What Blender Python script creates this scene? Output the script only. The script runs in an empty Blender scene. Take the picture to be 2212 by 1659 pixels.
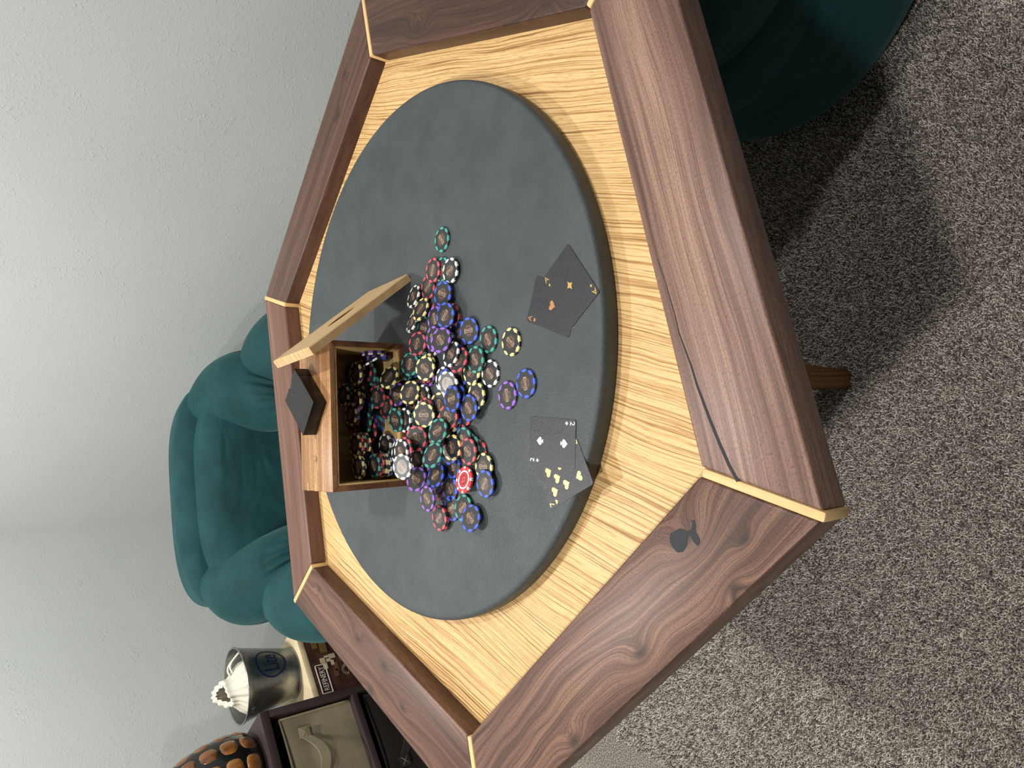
import bpy, bmesh, math, random
import numpy as np
from mathutils import Vector, Matrix
PI = math.pi
S = bpy.context.scene
COL = S.collection
# ------------------------------------------------------------------ camera (photo was taken with the phone on its side)
camd = bpy.data.cameras.new('camera'); cam = bpy.data.objects.new('camera', camd); COL.objects.link(cam)
camd.sensor_width = 36.0; camd.lens = 25.022; camd.clip_start = 0.02
Rv = Vector((0.99986410, 0.01042633, 0.01276997)); Dv = Vector((0.01648577, -0.63235845, -0.77450049)); Wv = Vector((0.0, 0.77460576, -0.63244411))
M = Matrix.Identity(4)
for i in range(3):
    M[i][0] = Dv[i]; M[i][1] = Rv[i]; M[i][2] = -Wv[i]; M[i][3] = (-0.04095276, -1.0195631, 1.38321297)[i]
cam.matrix_world = M
S.camera = cam
# ------------------------------------------------------------------ view transform, world, lights
S.view_settings.view_transform = 'Standard'; S.view_settings.look = 'None'
S.view_settings.gamma = 1.0; S.view_settings.use_curve_mapping = False
S.view_settings.exposure = 0.0
wd = bpy.data.worlds.new('world'); S.world = wd; wd.use_nodes = True
wd.node_tree.nodes['Background'].inputs[0].default_value = (1, 1, 1, 1)
wd.node_tree.nodes['Background'].inputs[1].default_value = 0.06
CEIL = 2.44
def mn(m, n): return Vector((0.70711*(m-n), 0.70711*(m+n), 0))       # room axes -> world
def can_light(m, n, power, size=0.13, col=(1.0, 0.965, 0.92)):
    l = bpy.data.lights.new('ceiling_lamp', 'AREA'); l.shape = 'DISK'; l.size = size; l.energy = power; l.color = col
    o = bpy.data.objects.new('ceiling_lamp', l); COL.objects.link(o)
    p = mn(m, n); o.location = (p.x, p.y, CEIL-0.012)
    return o
LAMPS = [(0.25, 1.15, 32), (0.25, -0.35, 18), (-1.35, -0.12, 24), (-1.35, 1.35, 17), (0.25, -1.9, 14)]
for a in LAMPS: can_light(*a)

# ------------------------------------------------------------------ helpers
def tag(o, label=None, cat=None, group=None, kind=None):
    if label: o['label'] = label
    if cat: o['category'] = cat
    if group: o['group'] = group
    if kind: o['kind'] = kind
    return o
def link(name, me, mat=None, parent=None, loc=None, rot=None):
    o = bpy.data.objects.new(name, me); COL.objects.link(o)
    if mat is not None and me is not None:
        for m_ in (mat if isinstance(mat, (list, tuple)) else [mat]):
            me.materials.append(m_)
    if parent is not None: o.parent = parent
    if loc is not None: o.location = loc
    if rot is not None: o.rotation_euler = rot
    return o
def empty(name, loc=(0, 0, 0), rotz=0.0):
    o = bpy.data.objects.new(name, None); COL.objects.link(o); o.empty_display_size = 0.05
    o.location = loc; o.rotation_euler = (0, 0, rotz); return o
def mesh_from(verts, faces, name='mesh', smooth=False):
    me = bpy.data.meshes.new(name); me.from_pydata([tuple(v) for v in verts], [], faces); me.update()
    if smooth: me.polygons.foreach_set('use_smooth', [True]*len(me.polygons))
    return me
def bm_mesh(bm, name='mesh', smooth=False, angle=None):
    bmesh.ops.recalc_face_normals(bm, faces=bm.faces)
    me = bpy.data.meshes.new(name); bm.to_mesh(me); bm.free()
    if smooth or angle is not None:
        me.polygons.foreach_set('use_smooth', [True]*len(me.polygons))
    if angle is not None:
        try: me.set_sharp_from_angle(angle=angle)
        except Exception: pass
    return me
def prism(poly, z0, z1, bevel=0.0, segs=2, name='mesh'):
    """vertical prism over a plan polygon, all edges bevelled"""
    bm = bmesh.new()
    lo = [bm.verts.new((p[0], p[1], z0)) for p in poly]; hi = [bm.verts.new((p[0], p[1], z1)) for p in poly]
    n = len(poly); bm.faces.new(hi); bm.faces.new(lo[::-1])
    for i in range(n): bm.faces.new((lo[i], lo[(i+1) % n], hi[(i+1) % n], hi[i]))
    bmesh.ops.recalc_face_normals(bm, faces=bm.faces)
    if bevel > 0: bmesh.ops.bevel(bm, geom=bm.edges[:], offset=bevel, segments=segs, affect='EDGES', profile=0.5)
    return bm_mesh(bm, name, angle=math.radians(35))
def box(x0, x1, y0, y1, z0, z1, bevel=0.0, segs=2, name='mesh'):
    return prism([(x0, y0), (x1, y0), (x1, y1), (x0, y1)], z0, z1, bevel, segs, name)
def lathe(prof, n=48, name='mesh', closed=False, smooth=True, angle=math.radians(40)):
    vs = []; fs = []
    for r_, z_ in prof:
        for k in range(n):
            a = 2*PI*k/n; vs.append((r_*math.cos(a), r_*math.sin(a), z_))
    m_ = len(prof)
    for i in range(m_-1):
        for k in range(n):
            k2 = (k+1) % n; fs.append((i*n+k, i*n+k2, (i+1)*n+k2, (i+1)*n+k))
    me = mesh_from(vs, fs, name, smooth)
    bm = bmesh.new(); bm.from_mesh(me)
    bmesh.ops.remove_doubles(bm, verts=bm.verts, dist=1e-6)
    bmesh.ops.recalc_face_normals(bm, faces=bm.faces); bm.to_mesh(me); bm.free()
    me.polygons.foreach_set('use_smooth', [True]*len(me.polygons))
    try: me.set_sharp_from_angle(angle=angle)
    except Exception: pass
    return me
def tube(pts, r, n=8, name='mesh', cap=True):
    pts = [Vector(p) for p in pts]; vs = []; fs = []
    rr = r if isinstance(r, (list, tuple)) else [r]*len(pts)
    up = Vector((0, 0, 1))
    for i, p in enumerate(pts):
        t = (pts[min(i+1, len(pts)-1)]-pts[max(i-1, 0)]).normalized()
        a = t.cross(up)
        if a.length < 1e-3: a = t.cross(Vector((1, 0, 0)))
        a.normalize(); b = a.cross(t)
        for k in range(n):
            q = 2*PI*k/n; vs.append(p+(a*math.cos(q)+b*math.sin(q))*rr[i])
    for i in range(len(pts)-1):
        for k in range(n): fs.append((i*n+k, i*n+(k+1) % n, (i+1)*n+(k+1) % n, (i+1)*n+k))
    if cap: fs.append(tuple(range(n))[::-1]); fs.append(tuple((len(pts)-1)*n+k for k in range(n)))
    return mesh_from(vs, fs, name, True)
def flat_poly(poly, z, th=0.0, name='mesh'):
    """flat print: thin prism of a plan outline (may be concave)"""
    bm = bmesh.new(); v = [bm.verts.new((p[0], p[1], z)) for p in poly]
    f = bm.faces.new(v); f.normal_update()
    if f.normal.z < 0: f.normal_flip()
    if th:
        r_ = bmesh.ops.extrude_face_region(bm, geom=[f])
        for q in r_['geom']:
            if isinstance(q, bmesh.types.BMVert): q.co.z += th
    bmesh.ops.triangulate(bm, faces=bm.faces[:])
    return bm_mesh(bm, name)
def text_mesh(txt, size, spacing=1.0, res=2, extrude=0.0, align='CENTER', name='lettering'):
    cu = bpy.data.curves.new('lettering', 'FONT'); cu.body = txt; cu.size = size; cu.resolution_u = res
    cu.align_x = align; cu.align_y = 'CENTER'; cu.space_character = spacing; cu.extrude = extrude
    o = bpy.data.objects.new('lettering', cu); COL.objects.link(o)
    dg = bpy.context.evaluated_depsgraph_get(); dg.update()
    me = bpy.data.meshes.new_from_object(o.evaluated_get(dg)); me.name = name
    bpy.data.objects.remove(o); bpy.data.curves.remove(cu); me.materials.clear()
    return me
def join_meshes(parts, name='mesh'):
    """parts: list of (mesh, Matrix, material index) -> one mesh"""
    bm = bmesh.new()
    for me, mt, mi in parts:
        n0 = len(bm.faces); v0 = len(bm.verts)
        bm.from_mesh(me); bm.faces.ensure_lookup_table(); bm.verts.ensure_lookup_table()
        for f in bm.faces[n0:]: f.material_index = mi
        bmesh.ops.transform(bm, matrix=mt, verts=bm.verts[v0:])
    me = bpy.data.meshes.new(name); bm.to_mesh(me); bm.free(); return me
I4 = Matrix.Identity(4)

# ------------------------------------------------------------------ material kit
class Mat:
    def __init__(s, name, rough=0.5, spec=0.5, color=None, metal=0.0, sheen=0.0, coat=0.0):
        s.m = bpy.data.materials.new(name); s.m.use_nodes = True; s.nt = s.m.node_tree
        s.b = s.nt.nodes['Principled BSDF']; s.x = 0
        s.b.inputs['Roughness'].default_value = rough; s.b.inputs['Specular IOR Level'].default_value = spec
        s.b.inputs['Metallic'].default_value = metal
        if sheen: s.b.inputs['Sheen Weight'].default_value = sheen
        if coat: s.b.inputs['Coat Weight'].default_value = coat
        if color is not None: s.b.inputs['Base Color'].default_value = (*color, 1)
    def n(s, t, **kw):
        nd = s.nt.nodes.new(t)
        for k, v in kw.items(): setattr(nd, k, v)
        return nd
    def set(s, sock, v):
        if hasattr(v, 'links') or isinstance(v, bpy.types.NodeSocket): s.nt.links.new(v, sock)
        else: sock.default_value = v
    def math(s, op, a, b=0.0, c=0.0, clamp=False):
        nd = s.n('ShaderNodeMath', operation=op); nd.use_clamp = clamp
        s.set(nd.inputs[0], a); s.set(nd.inputs[1], b); s.set(nd.inputs[2], c); return nd.outputs[0]
    def obj(s): return s.n('ShaderNodeTexCoord').outputs['Object']
    def sep(s, v):
        nd = s.n('ShaderNodeSeparateXYZ'); s.set(nd.inputs[0], v); return nd.outputs
    def comb(s, x, y, z):
        nd = s.n('ShaderNodeCombineXYZ'); s.set(nd.inputs[0], x); s.set(nd.inputs[1], y); s.set(nd.inputs[2], z); return nd.outputs[0]
    def noise(s, v, scale, detail=2.0, rough=0.5, dist=0.0, color=False):
        nd = s.n('ShaderNodeTexNoise'); s.set(nd.inputs['Vector'], v); s.set(nd.inputs['Scale'], scale)
        nd.inputs['Detail'].default_value = detail; nd.inputs['Roughness'].default_value = rough; nd.inputs['Distortion'].default_value = dist
        return nd.outputs['Color' if color else 'Fac']
    def voro(s, v, scale, feature='F1', out='Distance', rnd=1.0):
        nd = s.n('ShaderNodeTexVoronoi', feature=feature); s.set(nd.inputs['Vector'], v); s.set(nd.inputs['Scale'], scale)
        nd.inputs['Randomness'].default_value = rnd; return nd.outputs[out]
    def ramp(s, fac, stops, interp='LINEAR'):
        nd = s.n('ShaderNodeValToRGB'); s.set(nd.inputs[0], fac); cr = nd.color_ramp; cr.interpolation = interp
        while len(cr.elements) < len(stops): cr.elements.new(0.5)
        for e, (p, c) in zip(cr.elements, stops):
            e.position = p; e.color = (*c, 1) if len(c) == 3 else c
        return nd.outputs[0]
    def mix(s, fac, a, b, blend='MIX'):
        nd = s.n('ShaderNodeMix', data_type='RGBA', blend_type=blend)
        s.set(nd.inputs[0], fac)
        for i, v in ((6, a), (7, b)):
            s.set(nd.inputs[i], v if not isinstance(v, tuple) else (*v, 1))
        return nd.outputs[2]
    def scale(s, v, sx, sy, sz, off=(0, 0, 0)):
        nd = s.n('ShaderNodeMapping'); s.set(nd.inputs[0], v); nd.inputs['Scale'].default_value = (sx, sy, sz); nd.inputs['Location'].default_value = off
        return nd.outputs[0]
    def color(s, v): s.set(s.b.inputs['Base Color'], v)
    def bump(s, h, strength=0.3, dist=0.001):
        nd = s.n('ShaderNodeBump'); s.set(nd.inputs['Height'], h); nd.inputs['Strength'].default_value = strength; nd.inputs['Distance'].default_value = dist
        s.set(s.b.inputs['Normal'], nd.outputs[0]); return nd
def srgb(r, g, b):
    f = lambda c: (c/255/12.92) if c/255 <= 0.04045 else ((c/255+0.055)/1.055)**2.4
    return (f(r), f(g), f(b))

def walnut(name, seed, dark=(52, 32, 26), mid=(98, 66, 54), light=(142, 104, 84), knots=(), figure=1.0, freq=1.0):
    m = Mat(name, rough=0.42, spec=0.35)
    o = m.obj(); x, y, z = m.sep(o)
    off = seed*7.31
    wv = m.comb(m.math('ADD', x, off), m.math('MULTIPLY', y, 1.0), m.math('MULTIPLY', z, 1.0))
    lo = m.noise(m.scale(wv, 3.2, 7, 7), 1.0, 2, 0.5)
    lo = m.math('SUBTRACT', lo, 0.5)
    ys = m.math('MULTIPLY_ADD', lo, 0.05*figure, y)
    dk = None
    for kx, ky, r, s_ in knots:
        dx = m.math('SUBTRACT', x, kx); dy = m.math('SUBTRACT', y, ky)
        d2 = m.math('ADD', m.math('MULTIPLY', m.math('MULTIPLY', dx, dx), 0.35), m.math('MULTIPLY', dy, dy))
        e = m.math('POWER', 2.71828, m.math('MULTIPLY', d2, -1.0/(r*r)))
        ys = m.math('MULTIPLY_ADD', e, s_, ys)
        e2 = m.math('POWER', 2.71828, m.math('MULTIPLY', d2, -6.0/(r*r)))
        dk = e2 if dk is None else m.math('MAXIMUM', dk, e2)
    g = m.comb(m.math('ADD', m.math('MULTIPLY', x, 1.6), off), m.math('MULTIPLY', ys, 110.0*freq), m.math('MULTIPLY', z, 30.0))
    band = m.noise(g, 1.0, 5, 0.62)
    g2 = m.comb(m.math('ADD', m.math('MULTIPLY', x, 1.1), off+3), m.math('MULTIPLY', ys, 22.0*freq), m.math('MULTIPLY', z, 9.0))
    broad = m.noise(g2, 1.0, 3, 0.5)
    f = m.math('ADD', m.math('MULTIPLY', band, 0.55), m.math('MULTIPLY', broad, 0.55))
    c = m.ramp(f, [(0.38, srgb(*dark)), (0.54, srgb(*mid)), (0.70, srgb(*light))])
    fl_ = m.noise(m.comb(m.math('MULTIPLY', x, 5.0), m.math('MULTIPLY', ys, 520.0), m.math('MULTIPLY', z, 420.0)), 1.0, 2, 0.6)
    c = m.mix(m.ramp(fl_, [(0.36, (0.55, 0.55, 0.55)), (0.52, (0, 0, 0))]), c, srgb(*dark))
    # pores: short dark dashes along the grain
    pv = m.comb(m.math('MULTIPLY', x, 300.0), m.math('MULTIPLY', ys, 1900.0), m.math('MULTIPLY', z, 1800.0))
    po = m.noise(pv, 1.0, 1, 0.5)
    pm = m.ramp(po, [(0.36, (1, 1, 1)), (0.50, (0, 0, 0))])
    c = m.mix(m.math('MULTIPLY', pm, 0.5), c, srgb(*[v*0.55 for v in dark]))
    if dk is not None:
        c = m.mix(m.math('MULTIPLY', dk, 0.85, clamp=True), c, srgb(46, 36, 33))
    m.color(c)
    m.bump(po, 0.10, 0.0004)
    return m.m

def oak(name, ang, light=(216, 182, 128), mid=(194, 155, 101), dark=(132, 93, 50), dens=1.0):
    m = Mat(name, rough=0.48, spec=0.3)
    o = m.obj(); x, y, z = m.sep(o)
    ca, sa = math.cos(ang), math.sin(ang)
    al = m.math('ADD', m.math('MULTIPLY', x, ca), m.math('MULTIPLY', y, sa))      # along the grain
    ac = m.math('SUBTRACT', m.math('MULTIPLY', y, ca), m.math('MULTIPLY', x, sa))
    w = m.noise(m.comb(m.math('MULTIPLY', al, 2.2), m.math('MULTIPLY', ac, 5.0), z), 1.0, 2, 0.5)
    w2 = m.noise(m.comb(m.math('MULTIPLY', al, 14.0), m.math('MULTIPLY', ac, 26.0), z), 1.0, 1, 0.5)
    a2 = m.math('ADD', m.math('MULTIPLY_ADD', w, 0.05, ac), m.math('MULTIPLY', w2, 0.004))
    line = m.noise(m.comb(m.math('MULTIPLY', al, 3.0), m.math('MULTIPLY', a2, 400.0*dens), 0.0), 1.0, 4, 0.66)
    pale = m.noise(m.comb(m.math('MULTIPLY', al, 1.5), m.math('MULTIPLY', a2, 22.0), 5.0), 1.0, 2, 0.5)
    c = m.ramp(line, [(0.38, srgb(*dark)), (0.47, srgb(*mid)), (0.54, srgb(*light))])
    c = m.mix(m.ramp(pale, [(0.45, (0, 0, 0)), (0.7, (0.25, 0.25, 0.25))]), c, srgb(*light))
    dash = m.noise(m.comb(m.math('MULTIPLY', al, 45.0), m.math('MULTIPLY', a2, 900.0), 0.0), 1.0, 1, 0.5)
    c = m.mix(m.ramp(dash, [(0.30, (0.5, 0.5, 0.5)), (0.42, (0, 0, 0))]), c, srgb(*dark))
    m.color(c); m.bump(line, 0.08, 0.0005)
    return m.m
def plain(name, rgb, rough=0.5, spec=0.4, var=0.06, vs=60.0, metal=0.0, coat=0.0, sheen=0.0):
    m = Mat(name, rough=rough, spec=spec, metal=metal, coat=coat, sheen=sheen)
    n = m.noise(m.obj(), vs, 2, 0.5)
    lo = tuple(c*(1-var) for c in srgb(*rgb)); hi = tuple(min(1, c*(1+var)) for c in srgb(*rgb))
    m.color(m.ramp(n, [(0.3, lo), (0.7, hi)])); return m.m
# ================================================================== SETTING
WM, WN, BM, BN = 1.16, 2.06, -3.3, -2.7            # wall positions along the room axes
corner = mn(WM, WN)
m_wall = Mat('wall_paint', rough=0.62, spec=0.25)
o_ = m_wall.obj()
big = m_wall.noise(o_, 1.6, 2, 0.5)
m_wall.color(m_wall.ramp(big, [(0.3, srgb(188, 194, 192)), (0.7, srgb(195, 200, 198))]))
patch = m_wall.ramp(m_wall.noise(o_, 9.0, 2, 0.55), [(0.44, (0.0, 0.0, 0.0)), (0.66, (1, 1, 1))])
blob = m_wall.ramp(m_wall.noise(o_, 100.0, 2, 0.5, 0.5), [(0.60, (0, 0, 0)), (0.67, (1, 1, 1))])
blob2 = m_wall.ramp(m_wall.noise(o_, 150.0, 1, 0.5, 0.2), [(0.60, (0, 0, 0)), (0.70, (1, 1, 1))])
fine = m_wall.noise(o_, 420.0, 2, 0.6)
h_ = m_wall.math('ADD', m_wall.math('MULTIPLY', blob, m_wall.math('MULTIPLY_ADD', patch, 0.9, 0.1)), m_wall.math('MULTIPLY', blob2, 0.45))
h_ = m_wall.math('MULTIPLY_ADD', fine, 0.10, h_)
m_wall.bump(h_, 0.5, 0.0014)
m_ceil = plain('ceiling_paint', (225, 225, 222), 0.8, 0.1, 0.02, 3)
m_base = plain('white_trim_paint', (215, 213, 208), 0.4, 0.4, 0.02, 5)
P4 = [mn(WM, WN), mn(WM, BN), mn(BM, BN), mn(BM, WN)]
def wall(name, a, b, inward):
    """0.1 m thick wall standing just outside the line a-b"""
    t = inward*-0.1
    me = prism([a.xy, b.xy, (b+t).xy, (a+t).xy], 0, CEIL); tag(link(name, me, m_wall.m), kind='structure')
    bb = inward*0.014; d = (b-a).normalized()*0.016
    me = prism([(a+d).xy, (b-d).xy, (b-d+bb).xy, (a+d+bb).xy], 0.0, 0.09, 0.003); tag(link(name.replace('wall', 'baseboard'), me, m_base), kind='structure')
wall('wall_left', mn(BM, WN), mn(WM, WN), mn(0, -1))
wall('wall_right', mn(WM, WN), mn(WM, BN), mn(-1, 0))
tag(link('ceiling', prism([(p*1.0).xy for p in P4], CEIL, CEIL+0.08), m_ceil), kind='structure')
# carpet
m_car = Mat('carpet', rough=0.95, spec=0.05, sheen=0.2)
o_ = m_car.obj()
cc = m_car.noise(o_, 330.0, 2, 0.65)
m_car.color(m_car.ramp(cc, [(0.34, srgb(62, 57, 52)), (0.5, srgb(132, 125, 116)), (0.66, srgb(216, 208, 196))]))
m_car.bump(cc, 0.9, 0.004)
fl = tag(link('floor', prism([p.xy for p in P4], -0.06, 0.0), m_car.m), kind='structure')
m_pile = Mat('carpet_pile', rough=0.95, spec=0.05, sheen=0.25)
gi = m_pile.n('ShaderNodeNewGeometry')
m_pile.color(m_pile.ramp(gi.outputs['Random Per Island'], [(0.0, srgb(58, 53, 49)), (0.28, srgb(104, 97, 90)), (0.45, srgb(176, 168, 158)), (0.65, srgb(236, 230, 221)), (1.0, srgb(252, 249, 244))]))
def carpet_pile(x0, x1, y0, y1, step):
    rg = np.random.default_rng(4)
    gx, gy = np.meshgrid(np.arange(x0, x1, step), np.arange(y0, y1, step))
    n = gx.size
    px = gx.ravel()+rg.uniform(-.5, .5, n)*step; py = gy.ravel()+rg.uniform(-.5, .5, n)*step
    a = rg.uniform(0, 2*PI, n); lean = rg.uniform(.1, .8, n)*0.0058; hh = rg.uniform(.0042, .0085, n); rad = rg.uniform(.0008, .0014, n)
    V = np.zeros((n, 6, 3), np.float32)
    rot = rg.uniform(0, 2*PI, n)
    for k in range(3):
        q = rot+2*PI*k/3
        V[:, k] = np.stack([px+rad*np.cos(q), py+rad*np.sin(q), np.full(n, -.0005)], -1)
        V[:, 3+k] = np.stack([px+lean*np.cos(a)+rad*.75*np.cos(q+.8), py+lean*np.sin(a)+rad*.75*np.sin(q+.8), hh+rad*.3*np.cos(q)], -1)
    base = (np.arange(n)*6)[:, None]
    F = np.concatenate([base+np.array([[0, 1, 4, 3]]), base+np.array([[1, 2, 5, 4]]), base+np.array([[2, 0, 3, 5]])], 1).reshape(-1, 4)
    Tt = base+np.array([[3, 4, 5]])
    me = bpy.data.meshes.new('carpet_pile')
    nq, ntr = len(F), len(Tt)
    me.vertices.add(n*6); me.vertices.foreach_set('co', V.ravel())
    me.loops.add(nq*4+ntr*3); me.loops.foreach_set('vertex_index', np.concatenate([F.ravel(), Tt.ravel()]).astype(np.int32))
    me.polygons.add(nq+ntr)
    me.polygons.foreach_set('loop_start', np.concatenate([np.arange(nq)*4, nq*4+np.arange(ntr)*3]).astype(np.int32))
    me.update(calc_edges=True)
    o = link('carpet_pile', me, m_pile.m, parent=fl)
    o['kind'] = 'stuff'
carpet_pile(-0.95, 1.0, -0.98, 0.22, 0.0038)

# ================================================================== TABLE
HZ = 0.76                                             # top of the rails
OAKZ = 0.7272
IN_ = {'AB': (-0.12993, -0.57216), 'BC': (-0.56341, -0.16917), 'CD': (-0.42979, 0.39826), 'DE': (0.13166, 0.56855), 'EF': (0.56279, 0.17289), 'FA': (0.42753, -0.39247)}
OUT_ = {'AB': (-0.15662, -0.70354), 'BC': (-0.69361, -0.20827), 'CD': (-0.52615, 0.48761), 'DE': (0.15805, 0.69478), 'EF': (0.69286, 0.21285), 'FA': (0.52633, -0.48317)}
V2 = lambda p: Vector((p[0], p[1]))
GRAIN = math.radians(77.0)
m_oak = oak('oak_veneer', GRAIN)
m_strip = plain('maple_strip', (216, 182, 128), 0.45, 0.3, 0.05, 90)
m_leg = oak('oak_leg', PI/2, (132, 94, 50), (118, 82, 42), (88, 60, 32))
m_epoxy = Mat('black_epoxy', rough=0.5, spec=0.2, color=srgb(38, 42, 46)).m
table = tag(empty('poker_table', (0, 0, 0)), 'hexagonal walnut poker table with pale oak top and maple corner strips', 'table')
SW = 0.0052                                            # half width of the corner strips
def rail(key0, key1, mat):
    """mitred walnut rail between two corners; local x runs along the rail"""
    i0, i1, o0, o1 = V2(IN_[key0]), V2(IN_[key1]), V2(OUT_[key0]), V2(OUT_[key1])
    s0 = (o0-i0).normalized(); s1 = (o1-i1).normalized()
    ax = (o1-o0).normalized()
    def off(p, s, sg): 
        nrm = Vector((-s.y, s.x)); nrm = nrm if nrm.dot(ax)*sg > 0 else -nrm
        k = SW/abs(nrm.dot(ax)); return p+ax*sg*k
    quad = [off(i0, s0, 1), off(i1, s1, -1), off(o1, s1, -1), off(o0, s0, 1)]
    org = (o0+o1)/2; yx = Vector((-ax.y, ax.x))
    loc = [((q-org).dot(ax), (q-org).dot(yx)) for q in quad]
    if sum((loc[k][0]*loc[(k+1) % 4][1]-loc[(k+1) % 4][0]*loc[k][1]) for k in range(4)) < 0: loc = loc[::-1]
    me = prism(loc, -0.046, 0.0, 0.0032, 3)
    o = link('rail', me, mat, table, (org.x, org.y, HZ)); o.rotation_euler = (0, 0, math.atan2(ax.y, ax.x))
    return o
def to_rail(key0, key1, p):
    o0, o1 = V2(OUT_[key0]), V2(OUT_[key1]); ax = (o1-o0).normalized(); q = V2(p)-(o0+o1)/2
    return q.dot(ax), q.dot(Vector((-ax.y, ax.x)))
KB = [((-0.2020, -0.5520), .022, .030), ((-0.1907, -0.6225), .010, .014), ((-0.2408, -0.6114), .014, -.016), ((-0.3410, -0.4940), .020, .022), ((-0.4818, -0.3894), .02, .02)]
KC = [((-0.5211, 0.1861), .016, .02), ((-0.5985, 0.1346), .018, -.02), ((-0.541, 0.0856), .02, .018), ((-0.5906, 0.0207), .012, .012), ((-.47, .36), .015, -.016)]
KE = [((0.564, 0.2815), .016, .02), ((0.4893, 0.3076), .012, -.014)]
KF = [((0.4608, -0.3147), .02, .022), ((0.5535, 0.0121), .02, -.02)]
def kn(k0, k1, L): return [(*to_rail(k0, k1, p), r_, s_) for p, r_, s_ in L]
RAILS = [('AB', 'FA', walnut('walnut_straight', 1, (84, 62, 54), (128, 99, 87), (164, 132, 116), (), 0.5)),
         ('BC', 'AB', walnut('walnut_knotty', 2, (56, 38, 33), (100, 72, 60), (148, 112, 92), kn('BC', 'AB', KB), 1.5)),
         ('CD', 'BC', walnut('walnut_figured', 3, (58, 38, 32), (98, 70, 58), (134, 98, 80), kn('CD', 'BC', KC), 1.4)),
         ('DE', 'CD', walnut('walnut_plain', 4, (88, 60, 50), (116, 84, 70), (142, 106, 90), (), 0.4)),
         ('EF', 'DE', walnut('walnut_brown', 5, (62, 42, 36), (94, 68, 57), (122, 92, 78), kn('EF', 'DE', KE), 0.9)),
         ('FA', 'EF', walnut('walnut_dark', 6, (44, 29, 25), (72, 48, 41), (104, 72, 60), kn('FA', 'EF', KF), 1.2))]
for k0, k1, mt in RAILS: rail(k0, k1, mt)
for k in IN_:                                         # pale maple strips between the rails
    i, o2 = V2(IN_[k]), V2(OUT_[k]); u = (o2-i).normalized(); v = Vector((-u.y, u.x)); L_ = (o2-i).length
    me = box(-0.0006, L_+0.0006, -SW, SW, -0.0466, 0.0006, 0.0028, 2)
    o = link('corner_strip', me, m_strip, table, (i.x, i.y, HZ)); o.rotation_euler = (0, 0, math.atan2(u.y, u.x)); 
    if k == 'AB': o['label'] = 'pale maple strip'
hexi = [tuple(V2(IN_[k])*1.012) for k in ('AB', 'FA', 'EF', 'DE', 'CD', 'BC')]
link('oak_panel', prism(hexi, OAKZ-0.018, OAKZ), m_oak, table)
# dark sub frame and legs below the top
sub = [tuple(V2(OUT_[k])*0.80) for k in ('AB', 'FA', 'EF', 'DE', 'CD', 'BC')]
link('under_frame', prism(sub, HZ-0.066, HZ-0.0465, 0.002), m_leg, table)
def leg_mesh():
    bm = bmesh.new(); prof = [(0.0, .016, .015), (0.004, .019, .018), (0.05, .020, .020), (0.3, .0225, .030), (0.693, .025, .045)]
    rings = []
    for z_, hx, hy in prof:
        rings.append([bm.verts.new((sx*hx-(.0 if sx < 0 else -.10*z_*z_), sy*hy+0.12*z_, z_)) for sx, sy in ((-1, -1), (1, -1), (1, 1), (-1, 1))])
    for a, b in zip(rings, rings[1:]):
        for k in range(4): bm.faces.new((a[k], a[(k+1) % 4], b[(k+1) % 4], b[k]))
    bm.faces.new(rings[0][::-1]); bm.faces.new(rings[-1])
    bmesh.ops.recalc_face_normals(bm, faces=bm.faces)
    bmesh.ops.bevel(bm, geom=[e for e in bm.edges if abs(e.verts[0].co.z-e.verts[1].co.z) > .003], offset=.004, segments=2, affect='EDGES')
    return bm_mesh(bm, 'leg', angle=math.radians(40))
lm_ = leg_mesh()
for k in range(3):
    a = k*2*PI/3
    p = Matrix.Rotation(a, 2) @ Vector((-0.021, -0.350))
    o = link('leg', lm_, m_leg if k == 0 else None, table, (p.x, p.y, 0)); o.rotation_euler = (0, 0, a)
# epoxy filled crack along the long front rail, filled knot in the left rail
crack = [(0.1003, -0.5079), (0.0749, -0.5193), (0.0576, -0.5254), (0.0369, -0.5333), (0.0166, -0.5393), (-0.0011, -0.5475), (-0.0185, -0.5556), (-0.038, -0.5631), (-0.0548, -0.5709), (-0.0737, -0.5798), (-0.0967, -0.5914), (-0.1191, -0.6038), (-0.1342, -0.6142)]
wid = [.0002, .0003, .0004, .0005, .0006, .0008, .0010, .0012, .0014, .0016, .0017, .0018, .0017]
Lp = []; Rp = []
for i, p in enumerate(crack):
    p = V2(p); t = (V2(crack[min(i+1, len(crack)-1)])-V2(crack[max(i-1, 0)])).normalized(); nn = Vector((-t.y, t.x))
    Lp.append(p+nn*wid[i]); Rp.append(p-nn*wid[i])
vs = [(q.x, q.y, HZ+z_) for z_ in (0.0003,) for q in Lp+Rp]; n_ = len(crack)
link('epoxy_crack_fill', mesh_from(vs, [(n_+i, n_+i+1, i+1, i) for i in range(n_-1)]), m_epoxy, table)
blobp = [(-0.2053, -0.5309), (-0.2006, -0.5317), (-0.1966, -0.5373), (-0.1924, -0.5446), (-0.1925, -0.5482), (-0.1946, -0.5537), (-0.1915, -0.559), (-0.1853, -0.5606), (-0.1819, -0.5588), (-0.1805, -0.5632), (-0.1875, -0.5651), (-0.192, -0.5647), (-0.1958, -0.5679), (-0.2004, -0.5706), (-0.2049, -0.5698), (-0.2069, -0.5672), (-0.2035, -0.5619), (-0.1981, -0.5591), (-0.1987, -0.5556), (-0.2027, -0.5538), (-0.2071, -0.5543), (-0.211, -0.5531), (-0.217, -0.5487), (-0.219, -0.5423), (-0.215, -0.5358), (-0.2097, -0.5319)]
link('epoxy_knot_fill', flat_poly(blobp, HZ-0.0006, 0.0009), m_epoxy, table)

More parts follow.
